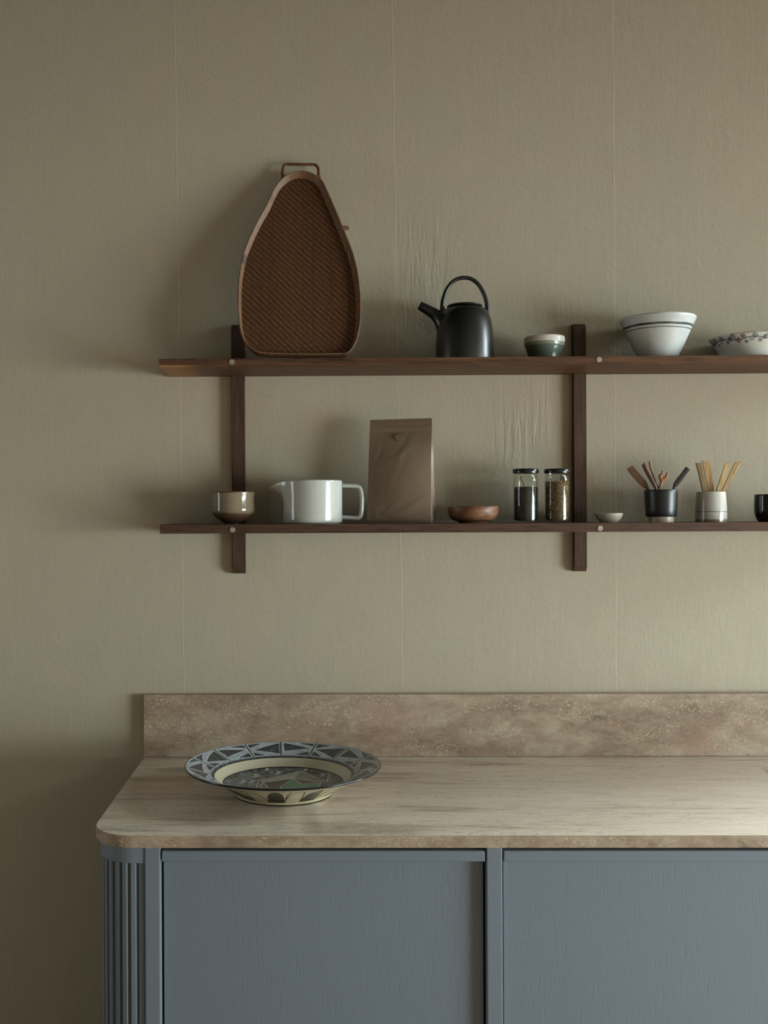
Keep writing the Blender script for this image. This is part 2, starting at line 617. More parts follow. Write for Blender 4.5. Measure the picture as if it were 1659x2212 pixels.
wall_with_holes('wall_right', RW, RW + 0.18, [WIN_R, WIN_ADDED])
wall_with_holes('wall_left', LW - 0.18, LW, [WIN_L])
M['pane'] = mat_glass('window_glass', (245, 250, 250), 1.3)


def window(name, x, win, mull, back=None):
    y0, y1, z0, z1 = win
    e = bpy.data.objects.new(name, None)
    COL.objects.link(e)
    e.location = (x, (y0 + y1) / 2, z0)
    if back: e.location = (back[0], back[1], z0); e.rotation_euler = (0, 0, PI / 2)
    tag(e, kind='structure')
    hw, hh, t = (y1 - y0) / 2, z1 - z0, 0.045
    bm = bmesh.new()
    add_box(bm, (-0.03, -hw, 0), (0.03, -hw + t, hh), 0.003)
    add_box(bm, (-0.03, hw - t, 0), (0.03, hw, hh), 0.003)
    add_box(bm, (-0.03, -hw + t, 0), (0.03, hw - t, t), 0.003)
    add_box(bm, (-0.03, -hw + t, hh - t), (0.03, hw - t, hh), 0.003)
    if mull: add_box(bm, (-0.02, -0.012, t), (0.02, 0.012, hh - t), 0.002)
    bmobj('window_frame', bm, M['trim'], e)
    box('window_pane', (-0.003, -hw + t, t), (0.003, hw - t, hh - t), M['pane'], e)


window('window_1', RW + 0.12, WIN_R, True)
window('added_window', RW + 0.05, WIN_ADDED, False)  # added frame and pane for the highlight opening, out of view
window('window_2', LW - 0.12, WIN_L, False)
window('window_3', 0.0, (-(WIN_B[1] - WIN_B[0]) / 2, (WIN_B[1] - WIN_B[0]) / 2, WIN_B[2], WIN_B[3]), True, ((WIN_B[0] + WIN_B[1]) / 2, 0.031))

# ---------------------------------------------------------------- shelving unit
shx0 = at(343.5, 784, SH_F).x
shx1 = 1.32
bx = [(at(500.3, 960, -0.018).x, at(528.8, 960, -0.018).x), (at(1239.5, 960, -0.018).x, at(1267.2, 960, -0.018).x)]
shelf_base = Vector(((shx0 + shx1) / 2, 0, at(514, 1238, 0).z))
unit = empty('wall_shelf', shelf_base, 'dark smoked oak wall shelf with two long boards on upright battens', 'shelf')
B = unit.location


def rel(p, o=None):
    return Vector(p) - (o if o is not None else B)


def board(z0, z1, name_mat):
    notch = 0.0185
    out = [(shx0, SH_F), (shx1, SH_F), (shx1, -0.0005)]
    for (a, b) in reversed(bx):
        out += [(b + 0.0003, -0.0005), (b + 0.0003, -notch), (a - 0.0003, -notch), (a - 0.0003, -0.0005)]
    out += [(shx0, -0.0005)]
    prism('shelf_board', [(p[0] - B.x, p[1]) for p in out], z0 - B.z, z1 - B.z, name_mat, unit, bevel=0.0010)


board(up_bot, up_top, mat_oak('oak_upper', 'X', sap=(shx0 - B.x, up_bot - B.z + 0.0045), dark=(54, 35, 23), mid=(92, 62, 42), lt=(128, 90, 60)))
board(lo_bot, lo_top, mat_oak('oak_lower', 'X', dark=(40, 27, 20), mid=(76, 52, 39), lt=(104, 74, 56)))
M['oakv'] = mat_oak('oak_upright', 'Z', dark=(38, 27, 20), mid=(68, 48, 36), lt=(92, 67, 51))
bz = [(at(514, 1238, 0).z, at(514, 704, 0).z), (at(1250, 1233.5, 0).z, at(1250, 702, 0).z)]
for (a, b), (z0, z1) in zip(bx, bz):
    # side profile: chamfered front corners top and bottom
    bm = bmesh.new()
    pr = [(0.0, z0), (-0.010, z0), (-0.018, z0 + 0.0125), (-0.018, z1 - 0.0115), (-0.010, z1), (0.0, z1)]
    lo = [bm.verts.new((a - B.x, y, z - B.z)) for y, z in pr]
    f = bm.faces.new(lo)
    r = bmesh.ops.extrude_face_region(bm, geom=[f])
    bmesh.ops.translate(bm, verts=[g for g in r['geom'] if isinstance(g, bmesh.types.BMVert)], vec=(b - a, 0, 0))
    bmesh.ops.recalc_face_normals(bm, faces=bm.faces)
    bmesh.ops.bevel(bm, geom=[e for e in bm.edges if e.calc_face_angle(0) > 0.3 and abs((e.verts[0].co - e.verts[1].co).z) > 0.1], offset=0.0012, segments=2, affect='EDGES')
    bmobj('upright', bm, M['oakv'], unit)
for (u, v) in ((501, 782), (1294.3, 777), (502.5, 1144.5), (1296.5, 1141)):
    p = rel(at(u, v, SH_F))
    bm = bmesh.new()
    R = 0.0058
    tilt = random.uniform(-0.25, 0.25)
    def disc(r, y0, y1, clip=None):
        pts = []
        for k in range(40):
            a = 2 * PI * k / 40
            x, z = r * math.cos(a), r * math.sin(a)
            if clip is not None: z = max(z, 0.0007) if clip > 0 else min(z, -0.0007)
            pts.append((x, z))
        lo = [bm.verts.new((x, y0, z)) for x, z in pts]
        hi = [bm.verts.new((x, y1, z)) for x, z in pts]
        bm.faces.new(lo[::-1]); bm.faces.new(hi)
        for k in range(40):
            k2 = (k + 1) % 40
            bm.faces.new((lo[k], lo[k2], hi[k2], hi[k]))
    disc(R, 0.002, -0.0004)
    disc(R, -0.0004, -0.0014, 1)
    disc(R, -0.0004, -0.0014, -1)
    bmesh.ops.remove_doubles(bm, verts=bm.verts, dist=1e-6)
    s = bmobj('screw', bm, M['screw'], unit, loc=p)
    s.rotation_euler = (0, tilt, 0)
    s['label'] = 'slotted metal screw head'

# ---------------------------------------------------------------- worktop and splashback
wl = at(310.7, 1637, -0.020).x - 0.0
sink = at_z(1640, 1659.0, WT)
WR = 1.61
rc = 0.080


def arc(cx, cy, r, a0, a1, n=14):
    return [(cx + r * math.cos(a0 + (a1 - a0) * k / n), cy + r * math.sin(a0 + (a1 - a0) * k / n)) for k in range(n + 1)]


stone_top_lit = mat_travertine('travertine_top_lit', 0.13, 0.58, 0.27, 0.10)  # stone lightened on the top face: extra top light put into the colour
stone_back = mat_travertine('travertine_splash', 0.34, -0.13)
ox = (wl + WR) / 2
# outline split in three joined pieces around the basin cut-out
bm = bmesh.new()
sk = (sink.x, 1.42, -0.50, sink.y)     # x0,x1,y0,y1 of the cut-out
outer = arc(wl + rc, FRONT + rc, rc, PI, 1.5 * PI, 18) + [(WR, FRONT), (WR, 0.0), (wl, 0.0)]
def wtp(x, y, z): return bm.verts.new((x - ox, y, z - wt_bot))
rings = {}
for z in (wt_bot, WT):
    rings[z] = ([wtp(x, y, z) for x, y in outer], [wtp(x, y, z) for x, y in ((sk[0], sk[2]), (sk[1], sk[2]), (sk[1], sk[3]), (sk[0], sk[3]))])
for z in (wt_bot, WT):
    og, ig = rings[z]
    n = len(og)
    # order of outer: arc ..., (WR,FRONT)=n-3, (WR,0)=n-2, (wl,0)=n-1
    fr_r, bk_r, bk_l = og[n - 3], og[n - 2], og[n - 1]
    faces = [og[:n - 3] + [ig[0], ig[3], bk_l],                # left part
             [og[n - 4], fr_r, ig[1], ig[0]],                  # front strip
             [fr_r, bk_r, ig[2], ig[1]],
             [bk_r, bk_l, ig[3], ig[2]]]
    for f in faces: bm.faces.new(f)
a, b = rings[wt_bot], rings[WT]
for g in (0, 1):
    n = len(a[g])
    for k in range(n):
        bm.faces.new((a[g][k], a[g][(k + 1) % n], b[g][(k + 1) % n], b[g][k]))
bmesh.ops.recalc_face_normals(bm, faces=bm.faces)
es = [e for e in bm.edges if e.is_manifold and e.calc_face_angle(0) > 0.8 and abs(e.verts[0].co.z - e.verts[1].co.z) < 1e-5]
bmesh.ops.bevel(bm, geom=es, offset=0.0014, segments=2, affect='EDGES')
for f in bm.faces: f.material_index = 0 if abs(f.normal.z) > 0.7 else 1  # upright edge faces get a darker copy of the stone, shade in the colour
top = bmobj('worktop', bm, [stone_top_lit, mat_travertine('travertine_edge_shaded', 0.7, -0.2, 0.5)], loc=(ox, 0, wt_bot))
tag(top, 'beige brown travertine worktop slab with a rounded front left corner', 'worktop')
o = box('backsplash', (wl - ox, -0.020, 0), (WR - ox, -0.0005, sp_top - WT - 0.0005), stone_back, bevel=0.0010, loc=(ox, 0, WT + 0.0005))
tag(o, 'low upstand slab of speckled brown travertine against the wall', 'backsplash')
# basin below the cut-out
bm = bmesh.new()
t_, dp = 0.018, 0.17
zt = -0.0005
x0, x1, y0, y1 = sk[0] - t_ - 0.001, sk[1] + t_ + 0.001, sk[2] - t_ - 0.001, sk[3] + t_ + 0.001
add_box(bm, (x0, y0, -dp), (x0 + t_, y1, zt)); add_box(bm, (x1 - t_, y0, -dp), (x1, y1, zt))
add_box(bm, (x0 + t_, y0, -dp), (x1 - t_, y0 + t_, zt)); add_box(bm, (x0 + t_, y1 - t_, -dp), (x1 - t_, y1, zt))
add_box(bm, (x0 + t_, y0 + t_, -dp), (x1 - t_, y1 - t_, -dp + t_))
basin = bmobj('sink_basin', bm, mat_plain('basin_stone', (150, 140, 126), 0.5, 0.4, 0.06, 30), loc=(0, 0, wt_bot))
tag(basin, 'pale stone sink basin under the cut-out at the right end of the worktop', 'sink')

# ---------------------------------------------------------------- cabinet
cabm = mat_cabinet('cabinet_paint')
cabs = mat_cabinet('cabinet_paint_smooth', 0.35)
M['dark'] = mat_plain('cabinet_inside', (38, 40, 40), 0.8, 0.2)
CF = FRONT + 0.008                  # face of the stiles
ct = wt_bot - 0.0005
cab_x1 = 1.58
cab = empty('kitchen_cabinet', ((wl + cab_x1) / 2, -0.30, 0.0), 'grey blue painted base cabinet run with a fluted rounded left end', 'cabinet')
CO = cab.location


def cbox(name, a, b, mat, bevel=0.0, parent=cab, seg=2):
    return box(name, rel(a, CO), rel(b, CO), mat, parent, bevel, seg=seg)


st1 = (at(312.5, 1950, CF).x, at(346.3, 1950, CF).x)
st2 = (at(1051.3, 1950, CF).x, at(1085.8, 1950, CF).x)
step = st2[0] - st1[0]
st3 = (st2[0] + step, st2[1] + step)
st4 = (st3[0] + step - 0.01, st3[1] + step - 0.01)
cr_ = 0.072
ccx = wl + 0.008 + cr_               # centre of the rounded end
ccy = CF + 0.002 + cr_
for k, (a, b) in enumerate((st1, st2, st3, st4)):
    cbox('stile', (a, CF, 0.0), (b, -0.03 if k != 2 else CF + 0.06, ct), cabs, 0.0022)
DF = CF + 0.015                      # door face
for (a, b) in ((st1[1], st2[0]), (st2[1], st3[0]), (st3[1], st4[0])):
    g = 0.0035
    d = cbox('door', (a + g, DF, 0.10), (b - g, DF + 0.020, ct - 0.012), cabm, 0.0012)
    hz0, hz1 = at(700, 1862.3, CF).z, at(700, 1838.6, CF).z
    h = cbox('handle', (a + 0.0022, CF + 0.001, hz0), (b - 0.0022, DF - 0.0001, hz1), cabs, 0.0022, parent=d, seg=3)
    h['label'] = 'full width rail grip along the top of the door'
    cbox('plinth', (a, DF + 0.05, 0.0), (b, DF + 0.07, 0.10), cabs)
bm = bmesh.new()
for (a, b) in ((st1[1], st2[0]), (st2[1], st3[0]), (st3[1], st4[0])):
    add_box(bm, rel((a, DF + 0.03, ct - 0.018), CO), rel((b, -0.03, ct), CO)) if b < 0.9 else add_box(bm, rel((a, DF + 0.03, ct - 0.018), CO), rel((b, DF + 0.06, ct), CO))
    add_box(bm, rel((a, DF + 0.075, 0.10), CO), rel((b, -0.03, 0.118), CO))
add_box(bm, rel((ccx - cr_ + 0.012, -0.03, 0.0), CO), rel((st4[1], -0.004, ct), CO))
bmobj('carcass', bm, M['dark'], cab)
# rounded end: top band, fluted panel
bh = at(300, 1866, CF).z


def end_path(r, n=24):
    """plan path from the wall along the left side, round the corner, to the stile"""
    yb = -0.004
    return [(ccx - r, yb)] + arc(ccx, ccy, r, PI, 1.5 * PI, n) + [(st1[0], ccy - r)]


band = end_path(cr_) + [(st1[0], -0.004)]
prism('end_band', [tuple(rel((p[0], p[1], 0), CO)[:2]) for p in band], bh, ct, cabs, cab, bevel=0.0012)
core = end_path(cr_ - 0.0085) + [(st1[0], -0.004)]
bmf = bmesh.new()
lo = [bmf.verts.new(rel((p[0], p[1], 0.02), CO)) for p in core]
hi = [bmf.verts.new(rel((p[0], p[1], bh), CO)) for p in core]
for k in range(len(core)):
    k2 = (k + 1) % len(core)
    bmf.faces.new((lo[k], lo[k2], hi[k2], hi[k]))
bmf.faces.new(hi)
# slats along the path, counted from the stile leftwards
pathp = end_path(cr_ - 0.0085, 40)[::-1]
seg_l = [math.dist(pathp[i], pathp[i + 1]) for i in range(len(pathp) - 1)]


def along(s):
    for i, L in enumerate(seg_l):
        if s <= L or i == len(seg_l) - 1:
            a, b = pathp[i], pathp[i + 1]
            t = s / L
            tx, ty = (b[0] - a[0]) / L, (b[1] - a[1]) / L
            return (a[0] + tx * L * t, a[1] + ty * L * t), (tx, ty)
        s -= L


s0 = 0.0007
pitch, sw, sd = 0.0146, 0.0098, 0.0062
tot = sum(seg_l)
while s0 + sw < tot - 0.004:
    (px, py), (tx, ty) = along(s0 + sw / 2)
    nx, ny = ty, -tx                        # candidate outward normal
    if (nx * (px - 0.2) + ny * (py + 0.3)) < 0: nx, ny = -nx, -ny
    cs = []
    ch = 0.0012
    for (dt, dn) in ((-sw / 2, -0.001), (-sw / 2, sd - ch), (-sw / 2 + ch, sd), (sw / 2 - ch, sd), (sw / 2, sd - ch), (sw / 2, -0.001)):
        cs.append((px + tx * dt + nx * dn, py + ty * dt + ny * dn))
    l2 = [bmf.verts.new(rel((x, y, 0.02), CO)) for x, y in cs]
    h2 = [bmf.verts.new(rel((x, y, bh), CO)) for x, y in cs]
    for k in range(6):
        k2 = (k + 1) % 6
        bmf.faces.new((l2[k], l2[k2], h2[k2], h2[k]))
    bmf.faces.new(l2)
    s0 += pitch
bmobj('fluted_panel', bmf, cabs, cab)

# ================================================================ objects on the shelves
DY = -0.087


class Turn:
    """a turned object: centre column u at depth y, resting at height zb"""
    def __init__(self, u, zb, y=DY):
        self.u, self.y, self.zb = u, y, zb
        vm = PV - (zb + 0.03 - CAM.z) * F / (y - CAM.y)
        p = at(u, vm, y)
        self.loc = Vector((p.x, y, zb))
        self.k = (y - CAM.y) / F            # metres per pixel

    def z(self, v, u=None):
        return at(self.u if u is None else u, v, self.y).z - self.zb

    def prof(self, pts, base=True):
        out = [(r * self.k, self.z(v)) for r, v in pts]
        if base: out[0] = (out[0][0], 0.0)
        return out


def shell(outer, th, floor, lip=True):
    """closed profile: outer list (r,z) bottom -> top, wall thickness th, inner floor height"""
    rt, zt = outer[-1]
    p = [(0, outer[0][1] + 0.0006)] + list(outer)
    p += [(rt - th * 0.15, zt + th * 0.30), (rt - th * 0.5, zt + th * 0.42), (rt - th * 0.85, zt + th * 0.30)]
    inner = [(r, z) for r, z in reversed(outer) if z > floor + 0.001 and r > th * 2]
    for r, z in inner: p.append((max(r - th, 0.002), z))
    if inner: p.append((max((inner[-1][0] - th) * 0.7, 0.002), floor))
    p.append((0, floor))
    return p


# ---- leaning woven bamboo tray
tb = Vector((at(645, 772, -0.138).x, -0.1335, up_top))
top_pt = at(650, 357, -0.012)
tb_dir = Vector((0, (top_pt.y - tb.y), (top_pt.z - tb.z))).normalized()    # up along the tray
nrm = Vector((1, 0, 0)).cross(tb_dir).normalized()                           # towards the room
if nrm.y > 0: nrm = -nrm
tray = empty('woven_tray', tb, 'pear shaped woven bamboo tray with a cane handle, leaning against the wall', 'tray')
LIPH = 0.016


def tray_xy(zx, zy, h=LIPH):
    u, v = 480 + zx * 0.2125, 330 + zy * 0.2125
    p = at_plane(u, v, tb + nrm * h, nrm) - (tb + nrm * h)
    return (p.x, p.dot(tb_dir))


def tp(x, s, h): return Vector((x, 0, 0)) + tb_dir * s + nrm * h


ol = [(600, 2070), (420, 2062), (330, 2040), (250, 1975), (200, 1895), (170, 1780), (156, 1600), (155, 1440), (165, 1280), (190, 1130), (222, 1010), (262, 910),
      (300, 820), (370, 680), (440, 560), (500, 430), (550, 340), (610, 275), (680, 225), (780, 200), (870, 207), (960, 245), (1020, 300),
      (1062, 380), (1120, 510), (1180, 650), (1232, 775), (1290, 920), (1340, 1060), (1380, 1220), (1405, 1400), (1415, 1550), (1410, 1720), (1390, 1860),
      (1350, 1975), (1290, 2050), (1200, 2070), (900, 2073)]
o2 = [tray_xy(a, b) for a, b in ol]
mn = min(s for _, s in o2)
o2 = [(x, s - mn + LIPH * 0.30 + 0.0005) for x, s in o2]
loop = cr([o2[-1]] + o2 + [o2[0], o2[1]], 6)[6:-6]
loop = np.array(loop)
if np.allclose(loop[0], loop[-1]): loop = loop[:-1]
nl = len(loop)
tan = np.roll(loop, -1, 0) - np.roll(loop, 1, 0)
tan /= np.linalg.norm(tan, axis=1)[:, None]
inn = np.stack([-tan[:, 1], tan[:, 0]], 1)
ctr = loop.mean(0)
if ((ctr - loop) * inn).sum() < 0: inn = -inn
smax = loop[:, 1].max()
V, Fc = [], []
inset = []
for k in range(nl):
    x, s = loop[k]
    n = inn[k]
    # rim leans outward: wide at the top of the tray, narrow where it stands
    wd_ = 0.0080 + 0.0045 * max(0, -n[1]) - 0.0055 * max(0, n[1]) + 0.004 * max(0, -n[0])
    inset.append(wd_)
    for (d, h) in ((wd_, 0.0030), (wd_ - 0.001, 0.0042), (0.0036, LIPH - 0.0008), (0.0018, LIPH), (0.0003, LIPH - 0.001), (0.0, LIPH - 0.003), (wd_ - 0.0045, 0.0000), (wd_ - 0.002, -0.0008)):
        V.append(tp(x + n[0] * d, s + n[1] * d, h))
m = 8
for k in range(nl):
    k2 = (k + 1) % nl
    for j in range(m):
        j2 = (j + 1) % m
        Fc.append((k * m + j, k * m + j2, k2 * m + j2, k2 * m + j))
NN = NT('bamboo_rim')
g = NN.noise(NN.coords((1, 1, 0.12)), 160, 4, 0.6)
cN = NN.ramp(g, [(0.3, (96, 66, 46)), (0.7, (132, 98, 70))])
cN = NN.mix(NN.ramp(NN.noise(NN.coords(), 14, 2), [(0.60, 0.0), (0.72, 0.6)]), cN, (60, 44, 38))
Sj = NN.sep()
jm = NN.math('MULTIPLY', smooth01(NN, NN.math('ABSOLUTE', NN.math('SUBTRACT', Sj[2], 0.232)), 0.016, 0.004), smooth01(NN, Sj[0], -0.06, -0.08))
cN = NN.mix(NN.math('MULTIPLY', jm, 0.75), cN, (52, 42, 38))
rimmat = NN.done(cN, 0.5, NN.bump(g, 0.2, 0.0006), 0.35)
rim = mesh('rim', V, Fc, rimmat, tray)
sharp(rim, 45)
# woven panel, real over-and-under relief
gx = 0.00062
inner_poly = loop + inn * (np.array(inset)[:, None] - 0.0015)
xmin, xmax = inner_poly[:, 0].min(), inner_poly[:, 0].max()
smin, smx = inner_poly[:, 1].min(), inner_poly[:, 1].max()
xs = np.arange(xmin, xmax + gx, gx)
ss = np.arange(smin, smx + gx, gx)
X, S_ = np.meshgrid(xs, ss)


def inside(poly, X, Y):
    r = np.zeros(X.shape, bool)
    n = len(poly)
    for i in range(n):
        x1, y1 = poly[i]; x2, y2 = poly[(i + 1) % n]
        if y1 == y2: continue
        c = ((y1 > Y) != (y2 > Y)) & (X < (x2 - x1) * (Y - y1) / (y2 - y1) + x1)
        r ^= c
    return r


ms = inside(inner_poly, X, S_)
pw = 0.0024
wv = 0.0012 * np.sin(X * 31 + 1) + 0.0010 * np.sin(S_ * 23)
cxn = (X + 0.35 * wv * np.sin(S_ * 12)) / pw
cyn = (S_ + wv) / pw
ci, cj = np.floor(cxn).astype(int), np.floor(cyn).astype(int)
fx, fy = cxn - ci - 0.5, cyn - cj - 0.5
phase = np.mod(ci + cj, 6)
over = phase < 3
prof_v = np.sqrt(np.clip(1 - (fx * 1.9) ** 2, 0, 1))
prof_h = np.sqrt(np.clip(1 - (fy * 1.9) ** 2, 0, 1))
# vertical float: position along the float
alv = np.where(phase == 0, fy + 0.5, fy - 0.5) if False else 0
hgt = np.where(over, prof_v, prof_h) * 0.0006 + 0.0009
colr = RNG.random(4000)
vr = colr[(ci * 7 + 1000) % 4000]
hr = colr[(cj * 13 + 500) % 4000]
big = 0.5 + 0.5 * np.sin((X * 0.55 + S_) * 130 + 2.0 * np.sin(X * 40) + 1.5 * np.sin(S_ * 17))
rn = RNG.random((400, 400))
cell = rn[ci % 400, cj % 400]
gv = np.array(lin((124, 86, 52))[:3]); gd = np.array(lin((88, 58, 37))[:3])
hd = np.array(lin((70, 43, 31))[:3]); hl = np.array(lin((104, 67, 44))[:3])
tv = np.clip(0.42 + 0.30 * big + 0.5 * (cell - 0.5) + 0.5 * (vr - 0.5), 0, 1)[..., None]
th_ = np.clip(0.15 + 0.35 * (1 - big) + 0.5 * (cell - 0.5) + 0.3 * (hr - 0.5), 0, 1)[..., None]
colA = np.where(over[..., None], gd + (gv - gd) * tv, hd + (hl - hd) * th_)
edge = np.where(over, np.abs(fx), np.abs(fy))
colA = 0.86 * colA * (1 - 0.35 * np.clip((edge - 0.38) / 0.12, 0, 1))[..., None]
idx = -np.ones(X.shape, int)
idx[ms] = np.arange(ms.sum())
Pv = np.stack([X[ms], np.zeros(ms.sum()), np.zeros(ms.sum())], 1) + S_[ms][:, None] * np.array(tb_dir) + hgt[ms][:, None] * np.array(nrm)
q = ms[:-1, :-1] & ms[1:, :-1] & ms[:-1, 1:] & ms[1:, 1:]
Fq = np.stack([idx[:-1, :-1][q], idx[:-1, 1:][q], idx[1:, 1:][q], idx[1:, :-1][q]], 1)


def fast_mesh(name, V, Q, colors, mat, parent, smooth=True):
    me = bpy.data.meshes.new(name)
    me.vertices.add(len(V))
    me.vertices.foreach_set('co', np.asarray(V, np.float32).ravel())
    nf = len(Q)
    me.loops.add(nf * 4)
    me.loops.foreach_set('vertex_index', np.asarray(Q, np.int32).ravel())
    me.polygons.add(nf)
    me.polygons.foreach_set('loop_start', np.arange(0, nf * 4, 4, dtype=np.int32))
    me.update(calc_edges=True)
    if colors is not None:
        a = me.color_attributes.new('paint', 'FLOAT_COLOR', 'POINT')
        a.data.foreach_set('color', np.concatenate([colors, np.ones((len(colors), 1))], 1).astype(np.float32).ravel())
    me.validate()
    return link(name, me, mat, parent, smooth=smooth)


# front of the weave plus a back skin so the panel has thickness
nv = len(Pv)
Pb = Pv - (hgt[ms][:, None] + 0.0006) * np.array(nrm)
Vall = np.concatenate([Pv, Pb[::1]])
Call = np.concatenate([colA[ms], colA[ms]])
Qall = np.concatenate([Fq, Fq[:, ::-1] + nv])
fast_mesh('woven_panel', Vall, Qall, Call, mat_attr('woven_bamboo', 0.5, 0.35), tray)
# handle: bent cane
canem = mat_plain('cane', (96, 58, 38), 0.45, 0.4, 0.15, 90, 0.1)
hp = [(620, 290), (612, 250), (616, 185), (640, 140), (690, 137), (790, 138), (890, 138), (945, 142), (975, 175), (980, 230), (985, 290)]
hp = [tray_xy(a, b, LIPH * 0.5) for a, b in hp]
hp = [(x, s - mn + LIPH * 0.30 + 0.0005) for x, s in hp]
hpath = [tp(x, s, LIPH * 0.45) for x, s in cr(hp, 6)]
tube('handle', hpath, 0.0032, canem, tray, n=14, up=nrm)
M['twine'] = mat_plain('binding', (128, 92, 56), 0.6, 0.3, 0.2, 200)
for (zx, zy, ang) in ((622, 262, 0.4), (982, 262, -0.4)):
    x, s = tray_xy(zx, zy, LIPH * 0.5)
    s = s - mn + LIPH * 0.3
    bm = bmesh.new()
    V, Fc = [], []
    pth = []
    for k in range(61):
        a = 2 * PI * 3 * k / 60
        pth.append(tp(x + 0.0042 * math.cos(a) + math.sin(ang) * 0.004 * (k / 60 - 0.5), s + 0.008 * (k / 60 - 0.5), LIPH * 0.45 + 0.0042 * math.sin(a)))
    bm.free()
    tube('binding', pth, 0.0008, M['twine'], tray, n=6, up=tb_dir)
sx_, s_s = tray_xy(1218, 790, LIPH * 0.4)
s_s = s_s - mn + LIPH * 0.3
ex_, e_s = tray_xy(1290, 795, LIPH * 0.4)
tube('knot', [tp(sx_ - 0.004, s_s, 0.006), tp(sx_ + 0.005, s_s + 0.001, 0.006), tp(ex_ - 0.004, s_s + 0.001, 0.006), tp(ex_, s_s - 0.0005, 0.006)], [0.0072, 0.0066, 0.0050, 0.0032], rimmat, tray, n=12, up=nrm, flat=0.55)

# ---- black teapot
T = Turn(1004, up_top)
pot = empty('teapot', T.loc, 'matt black stoneware teapot with a straight spout and hoop handle', 'teapot')
pm = NT('black_stoneware')
nz_ = pm.noise(pm.coords(), 260, 3, 0.7)
blackst = pm.done(pm.ramp(pm.noise(pm.coords(), 30, 4), [(0.3, (13, 14, 14)), (0.7, (19, 20, 20))]), pm.ramp(nz_, [(0.3, 0.27), (0.7, 0.34)]), pm.bump(nz_, 0.09, 0.0005), 0.7)
body = cr([(62.2, 783), (62.5, 770), (62, 745), (60.5, 722), (58.5, 705), (56, 692), (52, 680), (46.5, 671), (40, 667.5), (37, 667)], 5)
bp = T.prof([(62, 783)] + body)
lathe('body', [(0, 0.001)] + bp + [(33 * T.k, T.z(667)), (33 * T.k, T.z(672)), (0, T.z(674))], blackst, pot)
lidp = [(0, T.z(669)), (31 * T.k, T.z(669)), (32 * T.k, T.z(666.5)), (36.5 * T.k, T.z(664.5)), (38 * T.k, T.z(662.3)), (37.8 * T.k, T.z(660.8)), (36.5 * T.k, T.z(659.8)), (34 * T.k, T.z(659.8)), (32 * T.k, T.z(661)), (0, T.z(662))]
lathe('lid', lidp, blackst, pot)


def zp(cx, cy, ox_, oy_, s): return lambda a, b: (ox_ + a * s, oy_ + b * s)


def loc_path(pts, ox_, oy_, s, Tn, parent_loc):
    out = []
    for a, b in pts:
        p = at(ox_ + a * s, oy_ + b * s, Tn.y)
        out.append(Vector(p) - parent_loc)
    return out


hpts = cr([(396, 425), (396, 380), (406, 310), (434, 235), (478, 172), (530, 136), (592, 124), (652, 134), (706, 170), (748, 228), (780, 300), (797, 370), (800, 432)], 5)
tube('handle', [Vector((p.x, 0, p.z)) for p in loc_path(hpts, 860, 570, 0.2411, T, T.loc)], [0.0052 - 0.0008 * math.sin(PI * i / (len(hpts) - 1)) for i in range(len(hpts))], blackst, pot, n=18)
spts = cr([(192, 371), (215, 384), (260, 410), (310, 440), (360, 478), (400, 520), (440, 570)], 5)
sp = [Vector((p.x, 0, p.z)) for p in loc_path(spts, 860, 570, 0.2411, T, T.loc)]
L = len(sp)
rr = [0.0092 + 0.0002 * i + 0.012 * max(0, (i - L * 0.45) / (L * 0.55)) ** 1.6 for i in range(L)]
# hollow mouth: the tube turns inward at the tip
tdir = (sp[0] - sp[1]).normalized()
path = [sp[0] - tdir * 0.012, sp[0] - tdir * 0.001, sp[0] + tdir * 0.0004] + sp
radl = [0.0070, 0.0074, 0.0084] + rr
V, Fc = [], []
n = 28
for i, p in enumerate(path):
    if i < 3: t = -tdir
    else:
        j = i - 3
        t = (sp[min(j + 1, L - 1)] - sp[max(j - 1, 0)]).normalized()
    s = t.cross(Vector((0, 1, 0))).normalized()
    for k in range(n):
        a = 2 * PI * k / n
        V.append(p + s * radl[i] * math.cos(a) + Vector((0, 1, 0)) * radl[i] * math.sin(a))
for i in range(len(path) - 1):
    for k in range(n):
        Fc.append((i * n + k, i * n + (k + 1) % n, (i + 1) * n + (k + 1) % n, (i + 1) * n + k))
Fc.append(tuple(range(n)))
sh = mesh('spout', V, Fc, blackst, pot)
sharp(sh, 60)

# ---- green and white bowl
T = Turn(1176, up_top)
po = cr([(33, 782), (35, 768), (38.5, 757), (40.5, 750.5), (41.8, 748), (43, 740), (43.2, 733), (42.6, 730)], 4)
po = T.prof(po)
po[0] = (31 * T.k, 0)
z1, z2 = T.z(749), T.z(742.5)
gm = mat_bands('green_glaze', [(0, (72, 84, 76)), (z1 - 0.001, (92, 106, 94)), (z1 + 0.0005, (128, 136, 116)), (z2, (136, 144, 122)), (z2 + 0.0012, (212, 206, 196)), (z2 + 0.02, (220, 214, 205))], 0.06, 0.22, 0.003, 60, bump=0.1)
o = lathe('small_bowl', shell(po, 0.0028, 0.006), gm)
o.location = T.loc
tag(o, 'small bowl with white rim and sage green lower half', 'bowl')

